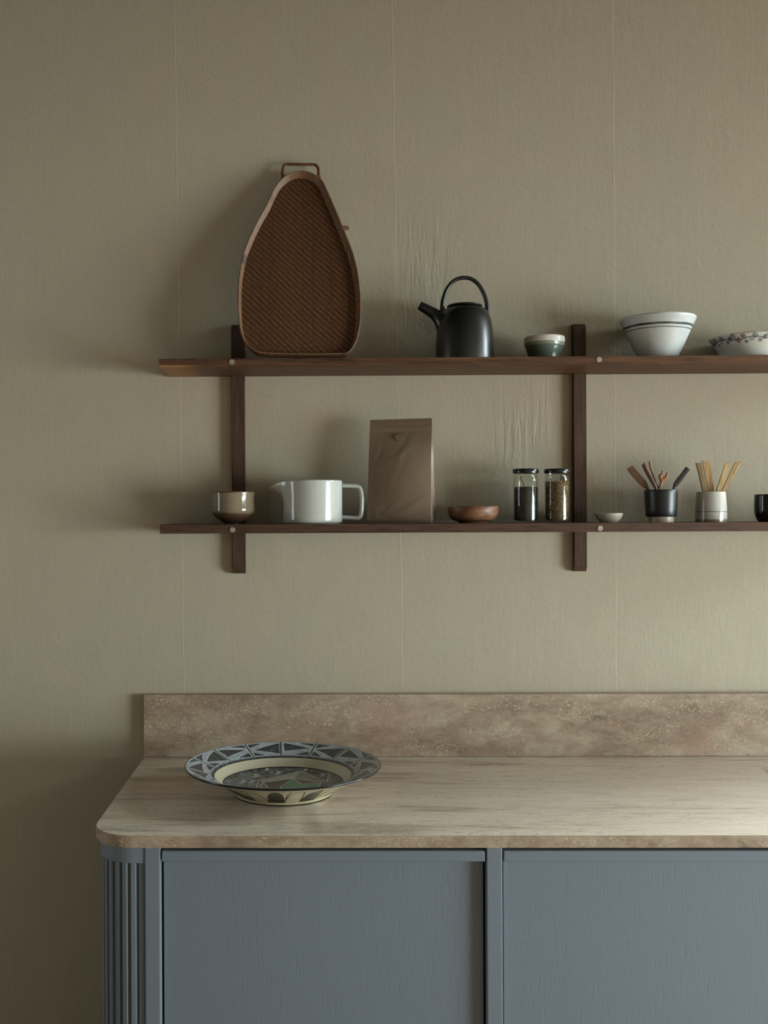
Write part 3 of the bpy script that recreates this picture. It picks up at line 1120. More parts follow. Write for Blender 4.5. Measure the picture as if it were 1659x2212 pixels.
# ---- striped conical bowl
T = Turn(1421, up_top)
po = cr([(38, 783), (43, 769), (52, 751), (60, 733), (68, 715), (75, 700), (78.6, 692.5), (78.8, 689.5)], 4)
po = T.prof(po)
po[0] = (36 * T.k, 0)
za, zb_, zc, zd = T.z(716.8), T.z(711.5), T.z(708), T.z(705.5)
sm_ = NT('striped_glaze')
S0 = sm_.sep()
zz = sm_.math('ADD', S0[2], sm_.math('MULTIPLY', sm_.math('SUBTRACT', sm_.noise(sm_.coords(), 18, 2), 0.5), 0.0022))
def bandmask(N, z, c, w):
    return N.ramp(N.math('MULTIPLY', N.math('ABSOLUTE', N.math('SUBTRACT', z, c)), 100.0), [(w * 80, 1.0), (w * 80 + 0.07, 0.0)])
thick_c, thin_c = T.z(709.5), T.z(717.0)
c1 = bandmask(sm_, zz, thick_c, 0.0024)
c2 = bandmask(sm_, zz, thin_c, 0.0008)
base = sm_.ramp(sm_.noise(sm_.coords(), 30, 4), [(0.3, (190, 194, 194)), (0.7, (206, 209, 208))])
str_n = sm_.ramp(sm_.noise(sm_.coords((1, 1, 6)), 50, 3), [(0.35, 0.8), (0.6, 1.0)])
colr_ = sm_.mix(sm_.math('MULTIPLY', c1, str_n), base, (40, 46, 48))
colr_ = sm_.mix(sm_.math('MULTIPLY', c2, 0.85), colr_, (62, 70, 72))
smat = sm_.done(colr_, 0.16, sm_.bump(sm_.noise(sm_.coords(), 35, 2), 0.12, 0.001), 0.5)
o = lathe('footed_bowl', shell(po, 0.0035, 0.008), smat)
o.location = T.loc
tag(o, 'tall flared pale grey bowl with a thick and a thin dark stripe', 'bowl')

# ---- painted floral dish, cut by the right edge
T = Turn(1622, up_top, -0.083)
po = T.prof(cr([(60, 783), (64, 764), (71, 751), (77, 741), (82, 735), (84.3, 732), (84.5, 730.5)], 5))
po[0] = (56 * T.k, 0)
full = shell(po, 0.0032, 0.006)
NA = 720
dense = []
for (r0, z0_), (r1, z1_) in zip(full, full[1:]):
    st = max(1, int(math.hypot(r1 - r0, z1_ - z0_) / 0.0007)) if (r0 > 0.05 and r1 > 0.05) else 4
    for k in range(st): dense.append((r0 + (r1 - r0) * k / st, z0_ + (z1_ - z0_) * k / st))
dense.append(full[-1])
prof_ = np.array(dense)
ang = np.arange(NA) * 2 * PI / NA
A_, I_ = np.meshgrid(ang, np.arange(len(prof_)))
R_ = prof_[:, 0][I_]; Z_ = prof_[:, 1][I_]
Vd = np.stack([R_ * np.cos(A_), R_ * np.sin(A_), Z_], -1)
# plan of the decoration: arc length from a reference point along the outside, height
cdish = np.empty(Vd.shape)
cdish[:] = np.array(lin((206, 208, 202))[:3])
outer_n = int(np.argmax(prof_[:, 1]))
isout = (I_ <= outer_n) & (I_ > 0)
al = A_ - 1.5 * PI                         # 0 = towards the camera
al = (al + PI) % (2 * PI) - PI
sx2 = al * 0.078 * 1000                    # mm along the wall
zmm = Z_ * 1000


def stroke(pts, w, col, arr, PX, PY, mask, closed=False):
    c = np.array(lin(col)[:3])
    P = pts + ([pts[0]] if closed else [])
    for (a, b) in zip(P, P[1:]):
        a = np.array(a, float); b = np.array(b, float)
        d = b - a
        L2 = max((d ** 2).sum(), 1e-12)
        bb = mask & (PX > min(a[0], b[0]) - w * 2) & (PX < max(a[0], b[0]) + w * 2) & (PY > min(a[1], b[1]) - w * 2) & (PY < max(a[1], b[1]) + w * 2)
        if not bb.any(): continue
        x, y = PX[bb], PY[bb]
        t = np.clip(((x - a[0]) * d[0] + (y - a[1]) * d[1]) / L2, 0, 1)
        ds = np.hypot(x - a[0] - t * d[0], y - a[1] - t * d[1])
        al_ = np.clip((w - ds) / (0.35 * w) + 0.3, 0, 1)[:, None]
        arr[bb] = arr[bb] * (1 - al_) + c * al_


def spiral(cx, cy, r, a0, turns, n=26):
    return [(cx + r * (1 - 0.8 * k / n) * math.cos(a0 + turns * 2 * PI * k / n), cy + r * (1 - 0.8 * k / n) * math.sin(a0 + turns * 2 * PI * k / n)) for k in range(n + 1)]


# along the dish side: mm per source pixel of the painted scroll, unrolled
ink, redc = (44, 52, 60), (150, 52, 44)
zm = (T.z(741)) * 1000
for rep in range(-4, 5):
    o0 = rep * 70.0
    main = [(o0 - 35 + t * 70 / 24, zm + 2.5 * math.sin(t * 2 * PI / 24 + 0.6)) for t in range(25)]
    stroke(main, 0.9, ink, cdish, sx2, zmm, isout)
    for (cx, cy, r, a0, tn) in ((-22, 3.5, 4.4, 2.0, 1.5), (-12, -3.5, 3.6, 0.5, -1.4), (5, 3.8, 4.6, 3.5, -1.6), (15, -3.0, 4.6, 1.0, 1.5), (25, 3.2, 4.0, 4.0, 1.4), (30, -5, 3.0, 0, -1.2)):
        stroke(spiral(o0 + cx, zm + cy * 1.2, r * 1.25, a0, tn), 0.85, ink, cdish, sx2, zmm, isout)
    d = np.hypot(sx2 - (o0 - 3), zmm - zm - 1)
    k = isout & (d < 4.6 + 0.5 * np.sin(9 * np.arctan2(zmm - zm - 1, sx2 - o0 + 3)))
    cdish[k] = np.array(lin((84, 94, 112))[:3])
    for j in range(5):
        stroke([(o0 + 6 + j * 1.9, zm - 3.4), (o0 + 7.6 + j * 1.9, zm + 0.6)], 0.5, redc, cdish, sx2, zmm, isout)
        stroke([(o0 + 18 + j * 1.8, zm + 3.5), (o0 + 21 + j * 1.8, zm + 8)], 0.45, redc, cdish, sx2, zmm, isout)
        stroke([(o0 - 33 + j * 1.9, zm - 1.0), (o0 - 32 + j * 1.9, zm - 5.0)], 0.5, ink, cdish, sx2, zmm, isout)
zt_ = prof_[:, 1].max()
k = Z_ > zt_ - 0.0012
cdish[k] = np.array(lin((128, 60, 48))[:3])


def grid_faces(rows, cols):
    i = np.arange(rows - 1)[:, None] * cols
    j = np.arange(cols)[None, :]
    j2 = (j + 1) % cols
    return np.stack([(i + j), (i + j2), (i + cols + j2), (i + cols + j)], -1).reshape(-1, 4)


o = fast_mesh('floral_dish', Vd.reshape(-1, 3), grid_faces(len(prof_), NA), cdish.reshape(-1, 3), mat_attr('painted_porcelain', 0.15, 0.5), None)
o.location = T.loc
tag(o, 'shallow white dish painted with dark scrolling vines and red strokes', 'dish')

# ================================================================ lower shelf
# ---- brown tea bowl
T = Turn(503.3, lo_top)
po = cr([(18.5, 1134), (19, 1130), (26, 1126), (37, 1118), (44.5, 1109), (46.8, 1102), (46.2, 1090), (46, 1076), (47.3, 1066), (47.2, 1063.5)], 4)
po = T.prof(po)
tm = mat_bands('tea_bowl_glaze', [(0, (70, 54, 42)), (T.z(1109) - 0.001, (92, 70, 54)), (T.z(1108) + 0.001, (126, 112, 90)), (T.z(1085), (134, 120, 98)), (T.z(1066), (134, 120, 98)), (T.z(1064), (92, 72, 52))], 0.08, 0.13, 0.012, 22, bump=0.10, bscale=30, var=0.12)
o = lathe('tea_bowl', shell(po, 0.003, 0.008), tm, wob=0.004)
o.location = T.loc
tag(o, 'small glossy two-tone brown tea bowl narrowing to a foot', 'bowl')

# ---- white pitcher
T = Turn(674, lo_top, -0.082)
pit = empty('pitcher', T.loc, 'white glazed pitcher with a side spout and squared loop handle', 'pitcher')
k_ = T.k
rows, cols = 60, 160
zt_, r0 = T.z(1039.5), 65.5 * k_
Vp = []
NRM = []
def pit_ring(t, off):
    """t: 0 base .. 1 rim"""
    ring = []
    for c in range(cols):
        a = 2 * PI * c / cols
        da = (a - PI)
        z = t * zt_
        vv = 1039.5 + (1 - t) * (1131 - 1039.5)
        r = r0
        if vv > 1121: r = r0 - 2.0 * k_ * ((vv - 1121) / 10) ** 2
        g = max(0.0, 1 - (vv - 1046) / 46) if vv > 1046 else 1.0
        g = g ** 1.9
        w = math.exp(-(da / (0.30 + 0.10 * t)) ** 2)
        r = r + 25 * k_ * g * w - off
        x, y = r * math.cos(a), r * math.sin(a)
        dip = max(0.0, (-x / k_ - 52) / 38)
        zz = z - (13.5 * k_ * min(dip, 1.1) ** 1.8) * t ** 3
        ring.append((x, y, zz))
    return ring
ringsL = []
foot = [(0, 0.0006), (r0 - 6 * k_, 0.0), (r0 - 5 * k_, 0.0022)]
for (r, z) in foot[1:]: ringsL.append([(r * math.cos(2 * PI * c / cols), r * math.sin(2 * PI * c / cols), z) for c in range(cols)])
ts = [0.03 + 0.97 * i / 36 for i in range(37)]
for t in ts: ringsL.append(pit_ring(t, 0))
r1_ = pit_ring(1.0, 0.0012); ringsL.append([(x, y, z + 0.0011) for x, y, z in r1_])
r1_ = pit_ring(1.0, 0.0026); ringsL.append([(x, y, z + 0.0010) for x, y, z in r1_])
nlip = len(ringsL) - 1
for t in ts[::-1][:-2]: ringsL.append(pit_ring(t, 0.0038))
V, Fc, mids = [], [], []
for ri in ringsL: V += ri
for i in range(len(ringsL) - 1):
    for c in range(cols):
        c2 = (c + 1) % cols
        Fc.append((i * cols + c, i * cols + c2, (i + 1) * cols + c2, (i + 1) * cols + c))
        mids.append(1 if nlip - 2 < i <= nlip else 0)
V.append((0, 0, 0.0006)); V.append((0, 0, ringsL[-1][0][2]))
nb_ = len(V)
for c in range(cols):
    c2 = (c + 1) % cols
    Fc.append((nb_ - 2, c2, c)); mids.append(0)
    b0 = (len(ringsL) - 1) * cols
    Fc.append((nb_ - 1, b0 + c, b0 + c2)); mids.append(0)
whiteg = mat_bands('white_glaze', [(0, (168, 166, 156)), (0.006, (186, 187, 179)), (0.12, (190, 191, 184))], 0.12, 0.14, bump=0.10, bscale=26, speck=0.3, var=0.05, flow=(1, 1, 0.2))
tanr = mat_plain('tan_rim', (140, 112, 78), 0.35, 0.5, 0.15, 60)
pb = mesh('body', V, Fc, [whiteg, tanr], pit, mids=mids)
sharp(pb, 60)
hpp = cr([(1326, 203), (1350, 203), (1400, 205), (1450, 209), (1478, 222), (1492, 255), (1500, 320), (1499, 400), (1492, 460), (1476, 488), (1440, 494), (1390, 492), (1340, 488), (1322, 487)], 5)
tube('handle', [Vector((p.x, 0, p.z)) for p in loc_path(hpp, 420, 1000, 0.2411, T, T.loc)], 0.0050, whiteg, pit, n=18, flat=1.7)

# ---- coffee pouch
pk = mat_bands('brown_pouch', [(0, (134, 115, 97)), (0.25, (138, 119, 101))], 0.25, 0.42, spec=0.45, var=0.08)
YB = -0.082
pl, prr = at(791, 1131, YB - 0.02), at(926, 1131, YB - 0.02)
rot = -0.28
Wp = (prr.x - pl.x) / math.cos(rot) * 1.0
Hp = at(860, 905, YB).z - lo_top
pc = Vector(((pl.x + prr.x) / 2 + 0.010, YB, lo_top))
bag = empty('coffee_pouch', pc, 'plain matt brown stand-up pouch with a round vent near the top', 'pouch', rz=rot)
nf, ns, nh = 44, 10, 90
Dp = 0.058
bumps = [(RNG.uniform(-.5, .5), RNG.uniform(0.05, .8), RNG.uniform(-1, 1), RNG.uniform(0.012, 0.04), RNG.uniform(0.06, 0.22), RNG.uniform(0, PI)) for _ in range(26)]
def bagdisp(s, t, side):
    d = 0
    for (bx_, bt, am, wa, wb, th) in bumps:
        dx, dt = (s - bx_) * 0.6, (t - bt)
        a = dx * math.cos(th * side) + dt * math.sin(th * side); b = -dx * math.sin(th * side) + dt * math.cos(th * side)
        d += am * math.exp(-(a / wa) ** 2 - (b / wb) ** 2)
    return d * 0.0011
V = []
for j in range(nh + 1):
    t = j / nh
    d = Dp * (1 - t) ** 0.75 if t < 0.985 else 0
    d = max(d, 0.0012)
    if t < 0.04: d = Dp * (0.90 + 0.1 * (t / 0.04))
    w = Wp * (1 - 0.030 * t) * (1.0 if t > 0.03 else 0.985)
    z = t * Hp
    env = min(1, t / 0.06) * min(1, (1 - t) / 0.10)
    ring = []
    for i in range(nf):
        s = i / (nf - 1) - 0.5
        e2 = env * max(0, 1 - (2 * s) ** 4)
        bulge = 0.010 * math.sin(PI * min(1, t * 1.15)) * (1 - (2 * s) ** 2) * env
        zipb = 0.0010 * math.exp(-((t - 0.905) / 0.006) ** 2) + 0.0008 * math.exp(-((t - 0.925) / 0.004) ** 2)
        ring.append((s * w, -d / 2 - bulge - bagdisp(s, t, 1) * e2 - zipb, z))
    fold = min((Dp - d) / 2 * 0.85, w * 0.42)
    for i in range(1, ns):
        s = i / ns
        ring.append((w / 2 - fold * (1 - abs(2 * s - 1)), -d / 2 + d * s, z))
    for i in range(nf):
        s = 0.5 - i / (nf - 1)
        e2 = env * max(0, 1 - (2 * s) ** 4)
        bulge = 0.006 * math.sin(PI * min(1, t * 1.15)) * (1 - (2 * s) ** 2) * env
        ring.append((s * w, d / 2 + bulge + bagdisp(s, t, 2) * e2, z))
    for i in range(1, ns):
        s = i / ns
        ring.append((-w / 2 + fold * (1 - abs(2 * s - 1)), d / 2 - d * s, z))
    V += ring
nr = 2 * nf + 2 * (ns - 1)
Fc = []
for j in range(nh):
    for c in range(nr):
        c2 = (c + 1) % nr
        Fc.append((j * nr + c, j * nr + c2, (j + 1) * nr + c2, (j + 1) * nr + c))
Fc.append(tuple(range(nr - 1, -1, -1)))
Fc.append(tuple(nh * nr + c for c in range(nr)))
bgo = mesh('bag', V, Fc, pk, bag)
sharp(bgo, 50)
# vent
vt_t = 1 - (945.8 - 905) / (1131 - 905)
vx = -0.0025
dth = Dp * (1 - vt_t) ** 0.75 / 2 + 0.010 * math.sin(PI * min(1, vt_t * 1.15)) + 0.0012
vv_ = [(0, 0.0009), (0.0020, 0.0009), (0.0022, 0.0014), (0.0068, 0.0014), (0.0072, 0.0004), (0.0082, 0.0004), (0.0086, 0.0013), (0.0094, 0.0010), (0.0096, -0.002), (0, -0.002)]
vo = lathe('valve', vv_, pk, bag, n=48)
vo.rotation_euler = (PI / 2 - 0.12, 0, 0)
vo.location = (vx, -dth, vt_t * Hp)

# ---- turned wooden bowl
T = Turn(1022, lo_top)
po = T.prof(cr([(29, 1134), (30, 1129), (33, 1126.5), (44, 1123), (51, 1115), (54, 1105), (54, 1098), (53.2, 1095)], 5))
wN = NT('turned_wood')
wv_ = wN.noise(wN.coords((0.8, 1, 3.5), rot=(0.15, 0.2, 0)), 30, 5, 0.6, 1.2)
wm = wN.done(wN.ramp(wv_, [(0.3, (92, 60, 42)), (0.5, (124, 86, 62)), (0.75, (150, 110, 82))]), 0.42, None, 0.4)
o = lathe('wooden_bowl', shell(po, 0.004, 0.007), wm)
o.location = T.loc
tag(o, 'small round turned wooden bowl, reddish brown', 'bowl')

# ---- jars
glass = mat_glass('jar_glass', (249, 251, 249), 1.5)
lidm = mat_plain('black_lid', (22, 23, 24), 0.22, 0.5, 0.05)


def jar(u, label, fill_v, cols_, seed, fl_label, name2, flake, stick=None):
    T = Turn(u, lo_top)
    e = empty('glass_jar', T.loc, label, 'jar', 'jars of dried leaves')
    k = T.k
    H_ = T.z(1023)
    po = [(22.5, 1134), (25.5, 1132), (26.8, 1128), (27, 1120), (27, 1050), (26.8, 1040), (26, 1034), (24.9, 1030.5), (24.6, 1028), (25.6, 1026), (24.8, 1024.5), (24.8, 1016)]
    pr = T.prof(po)
    inner = [(max(r - 0.0018, 0.001), max(z, 0.0042)) for r, z in reversed(pr)]
    lathe('glass_body', [(0, 0.0004)] + pr + [(pr[-1][0] - 0.0009, pr[-1][1] + 0.0006)] + inner + [(0, 0.0042)], glass, e, n=72)
    lp = [(0, T.z(1017)), (25.4, 1017), (25.4, 1022.5), (27.4, 1022.5), (27.8, 1021), (27.8, 1015.5), (27, 1013.6), (25, 1012.9), (24, 1013.3), (0, T.z(1013.3))]
    lp = [(a if i in (0, len(lp) - 1) else a * k, b if i in (0, len(lp) - 1) else T.z(b)) for i, (a, b) in enumerate(lp)]
    lathe('lid', lp, lidm, e, n=72)
    # contents
    rnd = random.Random(seed)
    Rc = 27 * k - 0.0030
    zc = T.z(fill_v)
    V, Q, Cc = [], [], []
    n = 48
    pc_ = [(Rc - 0.004, 0.0050), (Rc - 0.0004, 0.009)] + [(Rc - 0.0004, 0.009 + (zc - 0.012) * i / 12) for i in range(1, 13)] + [(Rc * 0.8, zc - 0.001), (Rc * 0.4, zc + 0.0005), (0.0004, zc + 0.0008)]
    pc_ = [(0.0004, 0.0048)] + pc_
    for r, z in pc_:
        for c in range(n):
            a = 2 * PI * c / n
            V.append((r * math.cos(a), r * math.sin(a), z)); Cc.append([x * 0.35 for x in lin(cols_[0])[:3]])
    Q += grid_faces(len(pc_), n).tolist()
    for _ in range(5200):
        a = rnd.uniform(0, 2 * PI)
        if rnd.random() < 0.82:
            r = Rc + rnd.uniform(-0.0010, 0.0006); z = rnd.uniform(0.0065, zc + 0.0006)
            if z < 0.010: r -= 0.0015
        else:
            r = Rc * math.sqrt(rnd.random()); z = zc + rnd.uniform(-0.001, 0.0030) * (1.0 - 0.4 * r / Rc)
        c = Vector((r * math.cos(a), r * math.sin(a), z))
        ln = rnd.uniform(*flake); wd2 = ln * rnd.uniform(0.18, 0.5)
        rad_ = Vector((math.cos(a), math.sin(a), 0)) if z < zc - 0.001 else Vector((0, 0, 1))
        t1 = Vector((rnd.gauss(0, 1), rnd.gauss(0, 1), rnd.gauss(0, 1)))
        t1 = (t1 - rad_ * t1.dot(rad_) * 0.85).normalized()
        t2 = t1.cross(rad_).normalized()
        b = len(V)
        th = rad_ * ln * 0.14
        for (p, q_) in ((-1, -.6), (1, -.4), (.9, .5), (-.8, .7)):
            V.append(tuple(c + t1 * ln / 2 * p + t2 * wd2 / 2 * q_ + th * rnd.uniform(.6, 1.4)))
        for (p, q_) in ((-1, -.6), (1, -.4), (.9, .5), (-.8, .7)):
            V.append(tuple(c + t1 * ln / 2 * p + t2 * wd2 / 2 * q_ - th))
        Q += [[b, b + 1, b + 2, b + 3], [b + 7, b + 6, b + 5, b + 4], [b, b + 4, b + 5, b + 1], [b + 1, b + 5, b + 6, b + 2], [b + 2, b + 6, b + 7, b + 3], [b + 3, b + 7, b + 4, b]]
        cc = lin(rnd.choice(cols_))[:3]
        f = rnd.uniform(0.7, 1.25)
        Cc += [[x * f for x in cc]] * 8
    o = fast_mesh(name2, V, Q, np.array(Cc), mat_attr(name2 + '_leaf', 0.6, 0.3), None, smooth=False)
    o.location = T.loc
    tag(o, fl_label, 'dried herbs', kind='stuff')
    return T


woodt = mat_plain('pale_stick_wood', (120, 88, 62), 0.5, 0.3, 0.15, 80)
darkt = mat_plain('dark_stick_wood', (74, 52, 40), 0.5, 0.3, 0.15, 80)
dark_leaf = [(52, 48, 42), (44, 42, 38), (62, 56, 46), (70, 62, 50), (40, 38, 36), (96, 78, 50)]
gold_leaf = [(140, 104, 52), (168, 126, 58), (112, 88, 54), (182, 148, 84), (124, 84, 50), (96, 78, 48), (202, 168, 102)]
TJ = jar(1136, 'lidded glass jar of dark leaves, left of the pair beside the upright', 1054, dark_leaf, 3, 'dark loose tea leaves filling half of the left glass jar', 'loose_tea', (0.0012, 0.0030))
TK = jar(1203.6, 'lidded glass jar of golden flowers, right of the pair beside the upright', 1042, gold_leaf, 5, 'golden brown dried flowers in the right glass jar', 'dried_flowers', (0.0016, 0.0038))


def jp(T, zx, zy, y):
    p = at(1000 + zx * 0.14467, 820 + zy * 0.14467, T.y)
    return Vector((p.x, T.y + y, p.z))


a_, b_ = jp(TJ, 842, 1440, -0.010), jp(TJ, 932, 1650, -0.006)
o = tube('wooden_stick', [a_ - a_, (b_ - a_) * 0.5, (b_ - a_) * 1.0, (b_ - a_) * 1.25], [0.0017, 0.0014, 0.0014, 0.0012], woodt, None, n=12)
o.location = a_
tag(o, 'thin brown wooden stick standing in the dark tea jar', 'stick')
a_, b_ = jp(TK, 1478, 1430, 0.004), jp(TK, 1468, 1530, 0.004)
o = tube('wooden_stick', [a_ - a_, (b_ - a_) * 0.5, (b_ - a_) * 1.0, (b_ - a_) * 1.3], [0.0022, 0.0018, 0.0016, 0.0014], darkt, None, n=12)
o.location = a_
tag(o, 'short dark wooden stick poking from the golden flowers in the jar', 'stick')

# ---- tiny white dish
T = Turn(1315.3, lo_top)
po = T.prof(cr([(14, 1133), (17, 1129), (22.5, 1123.5), (27, 1116.5), (29.3, 1111), (29.6, 1109.3)], 4))
po[0] = (13 * T.k, 0)
o = lathe('pinch_dish', shell(po, 0.0022, 0.004), mat_plain('white_clay', (196, 184, 168), 0.45, 0.4, 0.03))
o.location = T.loc
tag(o, 'tiny plain off-white pinch dish just right of the tall upright', 'dish')

# ---- black cup with utensils
TB = Turn(1428, lo_top)
po = [(25.5, 1133), (26.3, 1131), (26.5, 1116.5), (31.0, 1115.6), (32.2, 1113.5), (32.8, 1100), (33.6, 1085), (34.3, 1072), (34.7, 1062), (34.6, 1059.2)]
po = TB.prof(po)
zb2 = TB.z(1116.2)
bcm = mat_bands('black_cup_glaze', [(0, (190, 176, 154)), (zb2 - 0.0003, (190, 176, 154)), (zb2 + 0.0003, (30, 32, 34)), (0.1, (34, 36, 38))], 0.1, 0.36, bump=0.15, bscale=50)
cupB = lathe('utensil_cup', shell(po, 0.0032, 0.010), bcm)
cupB.location = TB.loc
tag(cupB, 'matt black cup on an unglazed clay foot, holding dark wooden utensils', 'cup')


def utensil(name, T, pts, wid, thick, mat, label, yoff, group, cat='utensil', fork=None, floorz=0.012, flatw=None):
    """pts: zoomed-picture points of the centre line from the tip down to the cup mouth; goes on down to the cup floor"""
    P = [at(1260 + a * 0.2405, 970 + b * 0.2405, T.y + yoff) for a, b in pts]
    P = [Vector((p.x, 0, p.z)) for p in P]
    # carry on to near the cup floor, staying inside the cup
    d = (P[-1] - P[-2]).normalized()
    zf = T.zb + floorz
    mouth = P[-1]
    tgt_x = T.loc.x + (mouth.x - T.loc.x) * -0.25
    P.append(Vector(((mouth.x + tgt_x) / 2, 0, (mouth.z + zf) / 2)))
    P.append(Vector((tgt_x, 0, zf)))
    wid = list(wid) + [wid[-1], wid[-1] * 0.9]
    base = Vector((T.loc.x, T.y + yoff, zf))
    # y leans so that the foot sits nearer the cup centre
    def yy(p): return -yoff * 0.6 * max(0.0, 1 - (p.z - zf) / max(1e-4, mouth.z - zf))
    n = 12
    V, Fc = [], []
    QP = cr([(p.x, p.y, p.z, w) for p, w in zip(P, wid)], 5)
    for i, (x, y, z, w) in enumerate(QP):
        a = QP[max(i - 1, 0)]; b = QP[min(i + 1, len(QP) - 1)]
        t = Vector((b[0] - a[0], 0, b[2] - a[2])).normalized()
        s = Vector((t.z, 0, -t.x))
        p = Vector((x, 0, z)); c = yy(p)
        for k in range(n):
            an = 2 * PI * k / n
            ca, sa = math.cos(an), math.sin(an)
            ex = 0.45 if thick < w * 0.4 else 1.0
            cx_ = math.copysign(abs(ca) ** ex, ca); sy_ = math.copysign(abs(sa) ** ex, sa)
            V.append(p + s * (w / 2 * cx_) + Vector((0, c + thick / 2 * sy_, 0)) - Vector((base.x, 0, base.z)))
    for i in range(len(QP) - 1):
        for k in range(n):
            Fc.append((i * n + k, i * n + (k + 1) % n, (i + 1) * n + (k + 1) % n, (i + 1) * n + k))
    Fc.append(tuple(range(n))); Fc.append(tuple((len(QP) - 1) * n + k for k in range(n - 1, -1, -1)))
    if fork:
        for tine in fork:
            b0 = len(V)
            TP = [at(1260 + a * 0.2405, 970 + b * 0.2405, T.y + yoff) for a, b, _ in tine]
            q_ = cr([(p.x, p.z, w) for p, (_, _, w) in zip(TP, tine)], 4)
            for i, (x, z, w) in enumerate(q_):
                a = q_[max(i - 1, 0)]; b = q_[min(i + 1, len(q_) - 1)]
                t = Vector((b[0] - a[0], 0, b[1] - a[1])).normalized()
                s = Vector((t.z, 0, -t.x))
                for k in range(n):
                    an = 2 * PI * k / n
                    V.append(Vector((x, 0, z)) + s * (w / 2 * math.cos(an)) + Vector((0, thick * 0.52 * math.sin(an), 0)) - Vector((base.x, 0, base.z)))
            for i in range(len(q_) - 1):
                for k in range(n):
                    Fc.append((b0 + i * n + k, b0 + i * n + (k + 1) % n, b0 + (i + 1) * n + (k + 1) % n, b0 + (i + 1) * n + k))
            Fc.append(tuple(b0 + k for k in range(n))); Fc.append(tuple(b0 + (len(q_) - 1) * n + k for k in range(n)))
    o = mesh(name, V, Fc, mat)
    sharp(o, 40)
    o.location = base
    tag(o, label, cat, group)
    return o


def woodm(name, d, l, rough=0.45):
    N = NT(name)
    g = N.noise(N.coords((1, 1, 0.12)), 130, 4, 0.6, 0.4)
    return N.done(N.ramp(g, [(0.3, d), (0.7, l)]), rough, None, 0.35)


wk = [woodm('utensil_brown', (84, 58, 38), (108, 76, 50)), woodm('utensil_plum', (58, 38, 34), (92, 62, 52), 0.3), woodm('utensil_chestnut', (112, 76, 48), (140, 98, 64)),
      woodm('utensil_orange', (134, 86, 48), (160, 108, 64)), woodm('utensil_ebony', (40, 32, 30), (56, 46, 42))]
G1 = 'wooden utensils in the black cup'
utensil('wooden_spreader', TB, [(416, 162), (425, 175), (470, 230), (520, 287), (553, 322), (572, 345), (590, 372)], [0.0120, 0.0150, 0.0160, 0.0160, 0.0135, 0.0080, 0.0070], 0.0032, wk[0],
        'wide brown wooden spreader leaning furthest left in the black cup', 0.004, G1)
utensil('wooden_knife', TB, [(538, 132), (545, 142), (575, 205), (612, 275), (640, 325), (657, 372)], [0.0062, 0.0098, 0.0098, 0.0090, 0.0080, 0.0060], 0.0045, wk[1],
        'dark plum brown wooden stick with rounded end, second from left in the black cup', -0.008, G1)
utensil('wooden_stirrer', TB, [(597, 110), (598, 120), (606, 170), (628, 240), (655, 305), (678, 355)], [0.0040, 0.0052, 0.0048, 0.0040, 0.0036, 0.0036], 0.0042, wk[2],
        'slim chestnut rod, the tallest stick in the black cup', 0.009, G1)
utensil('wooden_fork', TB, [(712, 262), (708, 275), (702, 300), (693, 330), (684, 372)], [0.0120, 0.0120, 0.0068, 0.0056, 0.0062], 0.0040, wk[3],
        'orange wooden fork with two short tines in the black cup', -0.002, G1,
        fork=[[(715, 193, 0.0022), (706, 222, 0.0050), (690, 245, 0.0078), (697, 268, 0.0085), (708, 285, 0.0070)], [(756, 212, 0.0032), (750, 235, 0.0056), (742, 258, 0.0074), (722, 272, 0.0080), (710, 288, 0.0066)]])
utensil('wooden_spatula', TB, [(940, 172), (930, 185), (890, 240), (850, 292), (826, 325), (815, 345), (806, 372)], [0.0112, 0.0118, 0.0118, 0.0122, 0.0095, 0.0060, 0.0050], 0.0035, wk[4],
        'black square-ended wooden spatula leaning right in the black cup', 0.001, G1)

# ---- white cup with split bamboo pieces
TW = Turn(1536, lo_top)
po = TW.prof(cr([(32.4, 1132), (32.6, 1124), (32.6, 1110), (32, 1095), (31, 1078), (30, 1068), (29.6, 1063.5)], 4))
wc = NT('white_cup_glaze')
S0 = wc.sep()
nz2 = wc.math('MULTIPLY', wc.math('SUBTRACT', wc.noise(wc.coords((1, 1, 0.1)), 26, 2), 0.5), 0.004)
zz = wc.math('ADD', S0[2], nz2)
cbase = wc.ramp(wc.math('DIVIDE', S0[2], 0.08), [(0.0, (140, 124, 108)), (0.074, (140, 124, 108)), (0.082, (196, 192, 182)), (1.0, (200, 196, 187))])
ln_ = bandmask(wc, zz, TW.z(1105.2), 0.0005)
cc_ = wc.mix(wc.math('MULTIPLY', ln_, 0.85), cbase, (66, 62, 62))
wcm = wc.done(cc_, 0.15, wc.bump(wc.noise(wc.coords((1, 1, 0.6)), 30, 2), 0.32, 0.003), 0.5)
o = lathe('utensil_cup', shell(po, 0.0032, 0.008), wcm)
o.location = TW.loc
tag(o, 'glossy off-white cup with a thin dark line, holding pale wooden blades', 'cup')
G2 = 'pale wooden blades in the white cup'
bw = [woodm('blade_olive', (104, 84, 52), (142, 116, 76)), woodm('blade_tan', (150, 116, 72), (186, 150, 104)), woodm('blade_pale', (168, 140, 92), (206, 178, 128)), woodm('blade_honey', (160, 126, 84), (190, 154, 108))]


